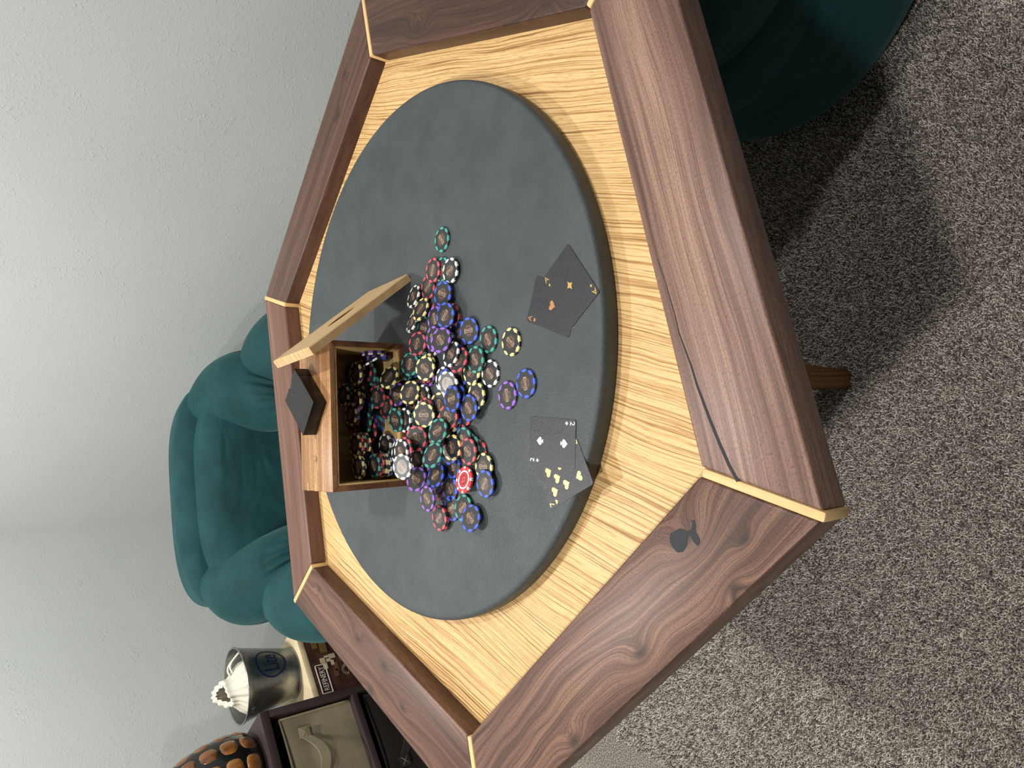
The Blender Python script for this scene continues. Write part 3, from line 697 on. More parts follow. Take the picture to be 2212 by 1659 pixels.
('red', -0.09257, -0.11808, 0.77133, 0.07302, -0.18878, 0.9793, -0.6706, -0.73611, -0.09189, 'on top of a leaning stack below the crest of the heap'),
('blue', -0.06463, -0.13356, 0.77528, 0.0, 0.0, 1.0, 0.26761, -0.96353, 0.0, 'bright and topmost on the crest of the heap'),
('white', -0.07593, -0.00317, 0.76395, 0.0, 0.0, 1.0, -0.70129, -0.71287, 0.0, 'showing one white spot under the pale pair at the box mouth'),
('purple', -0.06221, 0.03502, 0.7708, 0.12114, -0.20432, 0.97138, -0.14174, -0.97212, -0.18679, 'pale, half under the most upturned yellow-edged chip'),
('yellow', -0.0578, -0.00479, 0.77132, 0.20057, -0.31639, 0.92718, 0.90416, -0.30459, -0.29952, 'upturned, overlapping a pale purple-edged chip at the box mouth'),
('purple', -0.08667, -0.05613, 0.77016, 0.0, 0.0, 1.0, -0.70884, -0.70537, 0.0, 'second below the broad yellow-edged chip in mid heap'),
('red', -0.08483, -0.05674, 0.77371, 0.0, 0.0, 1.0, -0.70801, -0.7062, 0.0, 'first below the broad yellow-edged chip in mid heap'),
('teal', -0.10051, -0.04291, 0.77726, 0.0, 0.0, 1.0, -0.69937, -0.71476, 0.0, 'grey with glare, under the broad yellow-edged chip in mid heap'),
('yellow', -0.09174, -0.06531, 0.78129, -0.06215, -0.36941, 0.92718, 0.01161, -0.92918, -0.36943, 'broad, upturned, with a level name plate, in mid heap'),
('red', -0.12191, -0.09644, 0.77885, 0.0, 0.0, 1.0, -0.70656, -0.70765, 0.0, 'under the shaded teal-edged chip in mid heap'),
('teal', -0.11444, -0.10996, 0.7845, 0.2414, -0.13646, 0.96078, 0.47896, -0.84432, -0.24026, 'shaded, sloping, beside the leaning stack in mid heap'),
('blue', -0.12657, 0.00515, 0.75685, 0.0, 0.0, 1.0, -0.68996, -0.72385, 0.0, 'mostly under the glossy red-edged chip facing the viewer'),
('red', -0.12915, -0.05507, 0.78832, 0.00345, -0.37459, 0.92718, -0.94784, -0.29675, -0.11636, 'most upturned of all, glossy grey face, beside the box mouth'),
('teal', -0.12638, -0.14973, 0.76395, 0.0, 0.0, 1.0, -0.72478, -0.68898, 0.0, 'upper of the teal-edged pair under the slanted red-edged chip'),
('blue', -0.16781, -0.11173, 0.75685, 0.0, 0.0, 1.0, -0.94892, -0.31553, 0.0, 'pale with glare, under a yellow-edged and a blue-edged chip'),
('blue', -0.14604, -0.11671, 0.7675, 0.0, 0.0, 1.0, -0.71032, -0.70388, 0.0, 'directly under the yellow-edged chip beside the slanted red-edged one'),
('yellow', -0.13855, -0.12644, 0.77, -0.01217, -0.17977, 0.98363, -0.92218, -0.37828, -0.08054, 'on a blue-edged chip beside the slanted red-edged one, card side'),
('red', -0.14141, -0.16639, 0.7675, 0.0, 0.0, 1.0, -0.52541, -0.85085, 0.0, 'slanted, on two teal-edged chips at the card side'),
('yellow', -0.1615, -0.19589, 0.7604, 0.0, 0.0, 1.0, 0.02833, -0.9996, 0.0, 'pale with glare, half under a blue-edged chip, card side'),
('blue', -0.18492, -0.20419, 0.76395, 0.0, 0.0, 1.0, 0.86511, -0.50158, 0.0, 'pale, overlapping a yellow-edged one beside the solid red chip'),
('purple', -0.16896, -0.04379, 0.7675, 0.0, 0.0, 1.0, -0.94306, -0.33261, 0.0, 'pale with glare, mostly covered, near the box mouth'),
('white', -0.16486, -0.03264, 0.77105, 0.0, 0.0, 1.0, -0.68312, -0.7303, 0.0, 'mostly covered, beside the teal-edged chip near the box mouth'),
('teal', -0.14986, -0.11837, 0.79818, 0.35121, -0.13032, 0.92718, 0.89484, -0.24469, -0.37335, 'pale, sloping, between the glossy red-edged and a yellow-edged one'),
('blue', -0.1851, -0.08754, 0.77178, 0.29322, -0.02242, 0.95578, 0.67827, -0.69968, -0.2245, 'dark faced, sloping, beside the purple-edged one on the box rim'),
('purple', -0.19518, -0.04488, 0.78071, 0.25663, -0.27289, 0.92718, -0.36325, -0.91621, -0.16912, 'resting on the box rim at the corner opposite the lid'),
('blue', -0.20419, -0.10481, 0.75685, 0.0, 0.0, 1.0, -0.78221, -0.62301, 0.0, 'slanted, beside the solid red chip'),
('purple', -0.22166, -0.07929, 0.78117, 0.0, 0.0, 1.0, -0.56111, -0.82774, 0.0, 'steep, narrow, leaning out beside the box corner opposite the lid'),
('red', -0.25323, -0.08718, 0.7604, 0.0, 0.0, 1.0, -0.67791, -0.73515, 0.0, 'directly under its red-edged twin, farthest from the lid'),
('red', -0.25228, -0.08775, 0.76395, 0.0, 0.0, 1.0, 0.75061, -0.66074, 0.0, 'on its red-edged twin at the end opposite the lid'),
('teal', -0.22824, -0.14657, 0.76065, 0.15069, -0.03343, 0.98802, 0.71971, -0.68145, -0.13283, 'pale, half under the pale blue-edged chip at the far end'),
('blue', -0.23908, -0.17317, 0.76556, 0.20327, -0.08946, 0.97503, -0.5248, -0.85065, 0.03136, 'pale, resting on a teal-edged chip at the end opposite the lid'),
('orange', -0.18598, -0.14799, 0.76075, 0.19306, 0.0403, 0.98036, -0.57365, -0.80597, 0.14609, 'O'),
('solid', -0.18501, -0.15431, 0.76484, 0.19306, 0.0403, 0.98036, -0.57365, -0.80597, 0.14609, 'S'),
('purple', 0.00797, 0.06756, 0.8001, 0.99563, 0.09337, 0.0, -0.09337, 0.99563, 0.0, 'standing on edge against the lid side wall of the box'),
('white', 0.00429, 0.06722, 0.8001, 0.99563, 0.09337, 0.0, -0.09337, 0.99563, 0.0, 'second from the wall of four standing on edge in the box'),
('purple', 0.0006, 0.06687, 0.7921, 0.99563, 0.09337, 0.0, -0.09337, 0.99563, 0.0, 'third from the wall of four standing on edge in the box'),
('blue', -0.00308, 0.06653, 0.7921, 0.99563, 0.09337, 0.0, -0.09337, 0.99563, 0.0, 'fourth from the wall of four standing on edge in the box'),
('white', -0.00425, 0.03234, 0.817, 0.84555, 0.22988, 0.48187, 0.03071, 0.88012, -0.47375, 'edge on to the viewer, leaning on the ones standing in the box'),
('blue', -0.11458, 0.10381, 0.76935, 0.0, 0.0, 1.0, 0.27773, -0.96066, 0.0, 'bottom of a stack of five in the middle of the box'),
('teal', -0.11213, 0.10432, 0.7729, 0.0, 0.0, 1.0, 0.88187, -0.47149, 0.0, 'fourth of a stack of five in the middle of the box'),
('teal', -0.11253, 0.10503, 0.77645, 0.0, 0.0, 1.0, 0.93628, -0.35125, 0.0, 'third of a stack of five in the middle of the box'),
('blue', -0.11466, 0.10329, 0.78, 0.0, 0.0, 1.0, 0.75775, 0.65254, 0.0, 'second of a stack of five in the middle of the box'),
('purple', -0.11418, 0.10497, 0.78355, 0.0, 0.0, 1.0, -0.96291, -0.26984, 0.0, 'top of a stack of five in the middle of the box'),
('purple', -0.15094, 0.06409, 0.76935, 0.0, 0.0, 1.0, 0.2082, 0.97809, 0.0, 'bottom of a stack of three inside the box near the glossy chip'),
('teal', -0.15118, 0.06613, 0.7729, 0.0, 0.0, 1.0, 0.09622, -0.99536, 0.0, 'second of a stack of three inside the box near the glossy chip'),
('white', -0.14994, 0.06551, 0.77645, 0.0, 0.0, 1.0, 0.64371, 0.76527, 0.0, 'top of a stack of three inside the box near the glossy chip'),
('blue', -0.18283, 0.04965, 0.78, 0.0, 0.0, 1.0, 0.99994, 0.01115, 0.0, 'bottom of a stack of eight in the box corner opposite the lid'),
('white', -0.18206, 0.04952, 0.78355, 0.0, 0.0, 1.0, 0.21586, 0.97642, 0.0, 'seventh of a stack of eight in the box corner opposite the lid'),
('white', -0.18067, 0.04977, 0.7871, 0.0, 0.0, 1.0, -0.24357, 0.96988, 0.0, 'sixth of a stack of eight in the box corner opposite the lid'),
('yellow', -0.1814, 0.0497, 0.79065, 0.0, 0.0, 1.0, -0.44001, -0.89799, 0.0, 'fifth of a stack of eight in the box corner opposite the lid'),
('yellow', -0.18188, 0.05202, 0.7942, 0.0, 0.0, 1.0, -0.36642, -0.93045, 0.0, 'fourth of a stack of eight in the box corner opposite the lid'),
('red', -0.18062, 0.04957, 0.79775, 0.0, 0.0, 1.0, -0.30086, 0.95367, 0.0, 'third of a stack of eight in the box corner opposite the lid'),
('red', -0.18283, 0.05038, 0.8013, 0.0, 0.0, 1.0, 0.60978, 0.79257, 0.0, 'second of a stack of eight in the box corner opposite the lid'),
('teal', -0.18178, 0.05027, 0.80485, 0.0, 0.0, 1.0, -0.79854, -0.60195, 0.0, 'top of a stack of eight in the box corner opposite the lid'),
('teal', -0.04575, 0.09141, 0.78668, -0.0092, 0.00147, 0.99996, -0.28313, -0.95908, -0.00119, 'FILL'),
('purple', -0.14531, 0.11161, 0.78792, 0.01785, -0.03882, 0.99909, -0.82375, 0.56576, 0.0367, 'FILL'),
('red', -0.08427, 0.05753, 0.77944, 0.01209, -0.02451, 0.99963, 0.9597, -0.28042, -0.01848, 'FILL'),
('white', -0.10089, 0.11272, 0.78714, -0.00013, 0.00345, 0.99999, -0.84613, -0.53298, 0.00173, 'FILL'),
('teal', -0.02795, 0.09724, 0.79052, -0.00668, -0.0058, 0.99996, 0.44053, 0.8977, 0.00815, 'FILL'),
('teal', -0.08018, 0.10364, 0.79089, -0.00837, 0.00213, 0.99996, -0.18884, -0.98201, 0.00051, 'FILL'),
('blue', -0.08644, 0.10985, 0.7949, -0.02012, -0.02136, 0.99957, 0.93922, 0.34231, 0.02622, 'FILL'),
('yellow', -0.06347, 0.12002, 0.80004, -0.02399, -0.06843, 0.99737, 0.78405, 0.61767, 0.06124, 'FILL'),
('red', -0.02262, 0.10698, 0.79421, -0.00661, -0.00813, 0.99995, -0.98208, 0.1884, -0.00496, 'FILL'),
('white', -0.16928, 0.10183, 0.79147, -0.01232, -0.03372, 0.99936, 0.92189, -0.38744, -0.00171, 'FILL'),
('white', -0.07372, 0.11149, 0.80524, -0.00524, 0.05399, 0.99853, -0.21488, -0.97528, 0.05161, 'FILL'),
('red', -0.12773, 0.09437, 0.79104, -0.00286, -0.08582, 0.99631, -0.58866, 0.80554, 0.0677, 'FILL'),
('white', -0.02144, 0.12433, 0.79854, -0.02437, -0.03416, 0.99912, 0.50256, 0.86353, 0.04178, 'FILL'),
('teal', -0.11175, 0.09609, 0.79854, 0.00588, 0.0148, 0.99987, -0.68203, -0.73117, 0.01483, 'FILL'),
('red', -0.01987, 0.12588, 0.80353, 0.02129, 0.0246, 0.99947, 0.76712, 0.6407, -0.03211, 'FILL'),
('teal', -0.02505, 0.11758, 0.80847, 0.02037, -0.06397, 0.99774, -0.95676, -0.29089, 0.00088, 'FILL'),
('teal', -0.1049, 0.11882, 0.80921, -0.03959, -0.03678, 0.99854, 0.72974, -0.68371, 0.00375, 'FILL'),
('yellow', -0.07083, 0.11957, 0.81433, -0.02341, -0.07751, 0.99672, 0.54191, -0.8388, -0.0525, 'FILL'),
('blue', -0.18039, 0.102, 0.79588, 0.00553, 0.01241, 0.99991, 0.95441, -0.29849, -0.00158, 'FILL'),
('teal', -0.18338, 0.1052, 0.79983, -0.01865, 0.01156, 0.99976, -0.40209, 0.91542, -0.01808, 'FILL'),
('teal', -0.02622, 0.12588, 0.81327, -0.00386, -0.01283, 0.99991, 0.90859, -0.41768, -0.00185, 'FILL'),
('red', -0.11077, 0.1156, 0.8134, 0.00259, -0.06221, 0.99806, 0.10143, 0.99293, 0.06163, 'FILL'),
('white', -0.18782, 0.11128, 0.80412, 0.0142, -0.01846, 0.99973, 0.24613, -0.969, -0.02139, 'FILL'),
('yellow', -0.14858, 0.08633, 0.80383, 0.0, 0.0, 1.0, 0.41463, -0.90999, 0.0, 'bottom of a stack of six deep in the box'),
('red', -0.14808, 0.08708, 0.80738, 0.0, 0.0, 1.0, -0.95467, -0.29766, 0.0, 'fifth of a stack of six deep in the box'),
('teal', -0.14811, 0.08611, 0.81093, 0.0, 0.0, 1.0, 0.66039, -0.75093, 0.0, 'fourth of a stack of six deep in the box'),
('yellow', -0.15045, 0.08493, 0.81448, 0.0, 0.0, 1.0, 0.60661, 0.795, 0.0, 'third of a stack of six deep in the box'),
('red', -0.14896, 0.0845, 0.81803, 0.0, 0.0, 1.0, -0.97596, 0.21796, 0.0, 'second of a stack of six deep in the box'),
('yellow', -0.14881, 0.08759, 0.82158, 0.0, 0.0, 1.0, -0.99855, -0.05384, 0.0, 'top of a stack of six deep in the box'),
('yellow', -0.18501, 0.06918, 0.82158, 0.0, 0.0, 1.0, 0.98325, 0.18225, 0.0, 'bottom of a pair deep in the box corner opposite the lid'),
('yellow', -0.18494, 0.06718, 0.82513, 0.0, 0.0, 1.0, 0.91637, 0.40034, 0.0, 'top of a pair deep in the box corner opposite the lid'),
('purple', -0.02875, 0.09438, 0.81668, 0.0, 0.0, 1.0, -0.4984, -0.86694, 0.0, 'bottom of a shaded pair at the box back near the lid'),
('yellow', -0.02784, 0.09199, 0.82023, 0.0, 0.0, 1.0, -0.62587, 0.77993, 0.0, 'top of a shaded pair at the box back near the lid'),
('red', -0.07575, 0.09218, 0.81726, 0.0, 0.0, 1.0, 0.21059, -0.97757, 0.0, 'bottom of a shaded pair at the back of the box'),
('yellow', -0.07473, 0.09028, 0.82081, 0.0, 0.0, 1.0, -0.72663, 0.68703, 0.0, 'top of a shaded pair at the back of the box'),
('teal', -0.06345, 0.12396, 0.82436, 0.0, 0.0, 1.0, -0.93982, -0.34166, 0.0, 'bottom of a dark pair against the back of the box'),
('white', -0.06452, 0.12251, 0.82791, 0.0, 0.0, 1.0, 0.57006, -0.8216, 0.0, 'top of a dark pair against the back of the box'),
('purple', -0.09479, 0.09055, 0.82436, 0.0, 0.0, 1.0, 0.33528, -0.94212, 0.0, 'bottom of a dark pair at the middle of the box back'),
('yellow', -0.09692, 0.09229, 0.82791, 0.0, 0.0, 1.0, -0.88206, 0.47114, 0.0, 'top of a dark pair at the middle of the box back'),
('white', -0.15183, -0.02107, 0.80119, 0.11765, 0.04604, 0.99199, -0.55945, -0.82225, 0.10451, 'half out of the box under the red-edged one on the sill'),
('red', -0.14659, -0.0521, 0.80659, 0.0, 0.0, 1.0, -0.6764, -0.73654, 0.0, 'lying on the box sill behind a white-edged pair'),
('white', -0.1504, -0.04634, 0.81014, 0.0, 0.0, 1.0, -0.67214, -0.74043, 0.0, 'behind its white-edged twin on the box sill'),
('white', -0.1719, -0.0593, 0.81538, -0.00768, -0.2418, 0.9703, -0.59742, -0.77701, -0.19836, 'tilted up on the box sill at the corner opposite the lid'),
('white', -0.10316, -0.0054, 0.78081, 0.0, 0.0, 1.0, -0.68812, -0.7256, 0.0, 'on the box sill under a teal-edged one'),
('teal', -0.10363, 0.01189, 0.78758, -0.15281, -0.06265, 0.98627, -0.065, -0.99519, -0.07329, 'on the box sill above a white-edged one'),
('yellow', -0.03356, 0.03562, 0.7878, 0.33929, -0.22431, 0.91355, 0.81245, -0.41963, -0.40478, 'upturned inside the box mouth, nearest the lid'),
('red', -0.06739, 0.07836, 0.78669, -0.04414, -0.26486, 0.96327, -0.99872, -0.01204, -0.04908, 'upturned in the shade inside the box')]
for c_ in CHIPS:
    col, p, n, t, ph = c_[0], c_[1:4], c_[4:7], c_[7:10], c_[10]
    if col == 'solid': solid_chip('red', (218, 62, 66), p, n, t, 'solid red poker chip with white ring and diamond emblem among black chips'); continue
    if col == 'orange': solid_chip('orange', (214, 122, 58), p, n, t, 'orange poker chip directly under the solid red chip'); continue
    if ph == 'FILL':
        dx_, dy_ = p[0]+0.216, p[1]-0.0224; u_ = dx_*math.cos(ba)+dy_*math.sin(ba); v_ = -dx_*math.sin(ba)+dy_*math.cos(ba)
        side = 'left part' if u_ < .085 else ('middle' if u_ < .16 else 'lid side'); side = {'left part': 'end opposite the lid'}.get(side, side)
        place_chip(col, p, n, t, col+'-edged chip half buried at the '+('back' if v_ > .055 else 'front')+' of the box, '+side, 'chips buried in the box')
    else:
        lb = col+'-edged black chip '+ph
        if len(lb.replace('-', ' ').split()) > 16: lb = lb.replace(' black', '', 1)
        place_chip(col, p, n, t, lb, 'spilled poker chips')
# ================================================================== ARMCHAIRS
m_vel = Mat('green_velvet', rough=0.75, spec=0.2, sheen=0.3); o_ = m_vel.obj()
m_vel.b.inputs['Sheen Roughness'].default_value = 0.45
m_vel.b.inputs['Sheen Tint'].default_value = (*srgb(120, 170, 168), 1)
nl = m_vel.noise(o_, 9.0, 3, 0.55, 0.4)
m_vel.color(m_vel.ramp(nl, [(0.3, srgb(16, 52, 55)), (0.7, srgb(25, 68, 71))]))
fz = m_vel.noise(o_, 700.0, 2, 0.6)
wr = m_vel.noise(m_vel.scale(o_, 1.0, 1.0, 2.2), 5.0, 2, 0.4, 0.8)
m_vel.bump(m_vel.math('ADD', m_vel.math('MULTIPLY', fz, 0.03), m_vel.math('MULTIPLY', wr, 0.9)), 0.75, 0.016)
def lobe(c, h, e=(0.75, 0.75), rot=(0, 0, 0), pleats=None, nu=72, nv=40, bend=None):
    """upholstered superellipsoid; pleats = (axis, sign, count, depth): gathers along the seam where that axis has that sign"""
    vs = []; R3 = Matrix.Rotation(rot[2], 3, 'Z') @ Matrix.Rotation(rot[1], 3, 'Y') @ Matrix.Rotation(rot[0], 3, 'X')
    sg = lambda w, p: math.copysign(abs(w)**p, w)
    for j in range(nv+1):
        ph = -PI/2+PI*j/nv
        for i in range(nu):
            th = 2*PI*i/nu
            x = sg(math.cos(ph), e[0])*sg(math.cos(th), e[1]); y = sg(math.cos(ph), e[0])*sg(math.sin(th), e[1]); z = sg(math.sin(ph), e[0])
            k = 1.0
            if pleats:
                ax, sn, cnt, dep = pleats
                q = (x, y, z)[ax]*sn; t_ = (y if ax != 1 else x)
                wgt = max(0.0, min(1.0, (q-0.58)/0.32)) if ax == 1 else max(0.0, min(1.0, (q-0.5)/0.42))
                if ax == 1: t_ = math.atan2(z, x)/PI; 
                k = 1+dep*wgt*math.sin(cnt*t_*PI+1.3*math.sin(3*t_))
            p = Vector((x*h[0]*k, y*h[1]*k, z*h[2]*k))
            if bend: p = bend(p, (x, y, z))
            p = R3 @ p + Vector(c); vs.append(p)
    fs = []
    for j in range(nv):
        for i in range(nu): fs.append((j*nu+i, j*nu+(i+1) % nu, (j+1)*nu+(i+1) % nu, (j+1)*nu+i))
    me = mesh_from(vs, fs, 'lobe', True)
    bm = bmesh.new(); bm.from_mesh(me); bmesh.ops.remove_doubles(bm, verts=bm.verts, dist=1e-5); bmesh.ops.recalc_face_normals(bm, faces=bm.faces); bm.to_mesh(me); bm.free()
    me.polygons.foreach_set('use_smooth', [True]*len(me.polygons)); return me
def armchair(loc, rotz, label):
    t = tag(empty('armchair', loc, rotz), label, 'armchair', 'green velvet armchairs')
    def rb(p, u):
        p.y += -.05*u[0]*u[0]; return p
    link('base', lobe((0, 0.02, .19), (.495, .465, .185), (.45, .62), nu=96), m_vel.m, t)
    link('front_roll', lobe((0, -.005, .32), (.472, .455, .125), (.55, .62), nu=96), m_vel.m, t)
    link('seat_cushion', lobe((0, -.13, .435), (.265, .285, .085), (.5, .45), pleats=(1, -1, 6, .006)), m_vel.m, t)
    link('back_cushion', lobe((0, .265, .540), (.330, .135, .205), (.6, .5), (math.radians(-10), 0, 0), bend=rb, pleats=(2, 1, 4, .008)), m_vel.m, t)
    link('back_roll', lobe((0, .365, .665), (.345, .115, .125), (.62, .34), (math.radians(-6), 0, 0), bend=rb, pleats=(2, -1, 8, .012)), m_vel.m, t)
    for s in (-1, 1):
        def ab(p, u, s=s):
            p.x += -s*0.07*max(0, u[1])**2 - s*.02*max(0, -u[1])**2; p.z -= .04*max(0, -u[1])**2; return p
        link('upper_arm_cushion', lobe((s*.285, .135, .595), (.115, .235, .145), (.85, .8), (math.radians(14), s*math.radians(28), 0), (1, -1, 21, .035), bend=ab, nu=144, nv=56), m_vel.m, t)
        link('lower_arm_cushion', lobe((s*.348, -.105, .475), (.130, .275, .185), (.8, .8), (math.radians(8), s*math.radians(14), 0), (1, 1, 21, .035), bend=ab, nu=144, nv=56), m_vel.m, t)
    return t
armchair((-.315, 1.03, 0.001), math.radians(17.2), 'green velvet armchair in the corner behind the walnut box, facing the table')
armchair((.950, -.115, 0.001), math.radians(-112), 'green velvet armchair on the carpet beside the long walnut rail, partly out of frame')

# ================================================================== CUBE CABINET, FABRIC DRAWERS
CP = Vector((-1.038, 1.1023, 0.608)); ca_ = math.radians(45)   # front right top corner; local x = along the front (towards the corner), y = depth
m_cab = plain('espresso_laminate', (58, 48, 48), 0.45, 0.35, 0.08, 25)
cab = tag(empty('cube_cabinet', (CP.x, CP.y, 0.0), ca_), 'dark espresso cube cabinet against the wall, holding fabric drawers', 'cabinet')
CD_, PT, CELL, CH_ = .385, .022, .315, .608
m_cabi = plain('espresso_inside', (40, 33, 33), 0.5, 0.3, 0.08, 25)
def cb(name, *a, bv=.0015): return link(name, box(*a, bevel=bv), m_cab, cab)
Wc = 2*CELL+3*PT-.01
cb('top_board', -Wc, 0, 0, CD_, CH_-.026, CH_)
cb('bottom_board', -Wc, 0, 0, CD_, 0.0, .03)
zs = CH_-.026-.268
for k in range(3): 
    x1 = -k*(CELL+PT-.005); cb('upright_board', x1-PT, x1, 0.0005, CD_-.0005, .0302, CH_-.0262)
for k in range(2):
    x1 = -PT-k*(CELL+PT-.005); cb('shelf', x1-CELL+.0052, x1-.0002, 0.001, CD_-.006, zs-.02, zs)
cb('back_panel', -Wc+.023, -.023, CD_-.005, CD_-.001, .031, CH_-.027)
m_kh = Mat('khaki_canvas', rough=0.9, spec=0.1, sheen=0.3); o_ = m_kh.obj()
wv = m_kh.noise(o_, 600.0, 1, 0.5); m_kh.color(m_kh.ramp(m_kh.noise(o_, 12, 3, .5), [(0.3, srgb(134, 124, 100)), (0.7, srgb(152, 141, 115))])); m_kh.bump(m_kh.math('ADD', wv, m_kh.math('MULTIPLY', m_kh.noise(o_, 10, 2, .5), 6)), 0.25, 0.002)
m_dk = Mat('black_canvas', rough=0.85, spec=0.15, sheen=0.2); o_ = m_dk.obj()
m_dk.color(srgb(44, 40, 38)+(1,)); m_dk.bump(m_dk.math('ADD', m_dk.noise(o_, 600, 1, .5), m_dk.math('MULTIPLY', m_dk.noise(o_, 10, 2, .5), 6)), 0.3, 0.002)
m_thr = plain('pale_edging', (176, 164, 134), 0.8, 0.1, 0.05, 100)
def drawer(col, row, mat, label):
    w = CELL-.016; h = .232 if row == 0 else .235
    x0 = -PT-col*(CELL+PT-.005)-CELL+.008+.002; z0_ = zs+.001 if row == 0 else .0315
    d = tag(empty('fabric_drawer', cab.matrix_basis @ Vector((x0, .03, z0_)), ca_), label, 'fabric drawer')
    # open topped canvas box with a slightly bowed front
    bm = bmesh.new(); nx, nz = 14, 8
    F = [[bm.verts.new((w*i/nx, -.010*math.sin(PI*i/nx)*math.sin(PI*min(1, j/nz*.9+.1))+.002*math.sin(5*i/nx+2*j/nz), h*j/nz)) for i in range(nx+1)] for j in range(nz+1)]
    for j in range(nz):
        for i in range(nx): bm.faces.new((F[j][i], F[j][i+1], F[j+1][i+1], F[j+1][i]))
    dp = CD_-.05
    B_ = [bm.verts.new(q) for q in ((0, dp, 0), (w, dp, 0), (w, dp, h), (0, dp, h))]
    bm.faces.new((F[0][0], F[nz][0], B_[3], B_[0])) if False else None
    L0 = [F[j][0] for j in range(nz+1)]; R0 = [F[j][nx] for j in range(nz+1)]
    bm.faces.new(L0[::-1]+[B_[0], B_[3]][::1]) if False else None
    for a in range(nz): pass
    bm.faces.new([B_[0]]+L0+[B_[3]]); bm.faces.new([B_[2]]+R0[::-1]+[B_[1]]); bm.faces.new((B_[0], B_[3], B_[2], B_[1])); bm.faces.new([F[0][i] for i in range(nx+1)][::-1]+[B_[0], B_[1]])
    me = bm_mesh(bm, 'drawer_body', angle=math.radians(50))
    body = link('drawer_body', me, mat, d)
    sm = body.modifiers.new('thickness', 'SOLIDIFY'); sm.thickness = .003; sm.offset = -1
    # top edging and side piping, stitched handle
    link('edging', tube([(w*i/nx, -.010*math.sin(PI*i/nx)-.001, h) for i in range(nx+1)], .0030, 6), mat, d)
    link('piping', tube([(w-.002, -.002, h*j/8) for j in range(9)], .0035, 6), m_thr if mat is m_kh.m else mat, d)
    hx, hz = w*.5, h*.74
    pts = []
    for k in range(15):
        u = k/14; pts.append((hx-.075+.15*u, -.012-.030*math.sin(PI*u)**.8, hz-.030*math.sin(PI*u)))
    def strap(pts, wd):
        vs = []; 
        for p in pts:
            for dz, dy in ((-wd, 0), (wd, 0), (wd, -.003), (-wd, -.003)): vs.append((p[0], p[1]+dy, p[2]+dz))
        fs = []
        for i in range(len(pts)-1):
            for k in range(4): fs.append((i*4+k, i*4+(k+1) % 4, i*4+4+(k+1) % 4, i*4+4+k))
        fs += [(0, 3, 2, 1), tuple(len(vs)-4+k for k in range(4))]
        bm2 = bmesh.new(); bm2.from_mesh(mesh_from(vs, fs)); return bm_mesh(bm2, 'strap', angle=math.radians(40))
    link('handle', strap(pts, .015), mat, d)
    for sx in (-1, 1): 
        hp = link('handle_patch', box(hx+sx*.088-.016, hx+sx*.088+.016, -.0155, -.0098, hz-.0175, hz+.0175, .001), mat, d)
        for e_ in (-1, 1):
            link('stitching', tube([(hx+sx*.088-.012, -.0158, hz-e_*.011), (hx+sx*.088+.012, -.0158, hz+e_*.011)], .0006, 5), m_thr, hp)
    return d
drawer(0, 0, m_kh.m, 'khaki canvas drawer with a stitched handle, in the upper cube of the dark cabinet')
drawer(0, 1, m_dk.m, 'black canvas drawer under the khaki one in the dark cabinet')

# ================================================================== VASE on the cabinet
m_vb = Mat('black_glaze', rough=0.22, spec=0.5, color=srgb(20, 19, 19), coat=0.3).m
m_am = Mat('amber_lacquer', rough=0.2, spec=0.5, coat=0.5); o_ = m_am.obj()
m_am.color(m_am.ramp(m_am.noise(m_am.scale(o_, 30, 30, 8), 1.0, 3, .6), [(0.3, srgb(84, 48, 22)), (0.55, srgb(140, 90, 42)), (0.75, srgb(168, 118, 62))]))
VL = Vector((-.125, .150, 0)); vw = cab.matrix_basis @ Vector((VL.x, VL.y, CH_))
vase = tag(empty('vase', vw, ca_), 'black bellied vase with rows of amber ovals, standing on the dark cabinet', 'vase')
vp = [(0, 0.0005), (.096, .0005), (.108, .006), (.122, .022), (.130, .045), (.130, .075), (.126, .110), (.119, .145), (.108, .180), (.093, .215), (.075, .250), (.058, .285), (.046, .32), (.040, .36), (.040, .40), (.046, .425), (.043, .426), (.036, .40), (.034, .34), (.0, .33)]
def vr(z):
    for (r0, z0_), (r1, z1_) in zip(vp[1:15], vp[2:16]):
        if z0_ <= z <= z1_: return r0+(r1-r0)*(z-z0_)/max(1e-6, z1_-z0_)
    return .04
link('body', lathe(vp, 64, 'vase_body'), m_vb, vase)
ncol = 11
for row, zc in enumerate((.036, .092, .148, .202)):
    for k in range(ncol):
        a = 2*PI*(k+.5*(row % 2)*0)/ncol+.12; r_ = vr(zc); hw_ = r_*2*PI/ncol*.39; hh_ = .0245 if row < 3 else .021
        vs = [None]; fs = []; ns = 14
        def P(u, v, out): 
            z_ = zc+v; rr = vr(z_)+out; aa = a+u/r_
            return Vector((rr*math.cos(aa), rr*math.sin(aa), z_))
        vs = [P(0, 0, .0030)]
        for ring_, (f_, o_r) in enumerate(((.6, .0024), (.92, .0012), (1.0, -.001))):
            for q in range(ns):
                t2 = 2*PI*q/ns; cs, sn = math.cos(t2), math.sin(t2)
                vs.append(P(hw_*f_*math.copysign(abs(cs)**.75, cs), hh_*f_*math.copysign(abs(sn)**.75, sn), o_r))
        for q in range(ns): fs.append((0, 1+q, 1+(q+1) % ns))
        for rr in range(2):
            for q in range(ns): fs.append((1+rr*ns+q, 1+(rr+1)*ns+q, 1+(rr+1)*ns+(q+1) % ns, 1+rr*ns+(q+1) % ns))
        link('amber_oval', mesh_from(vs, fs, 'amber_oval', True), m_am.m, vase)

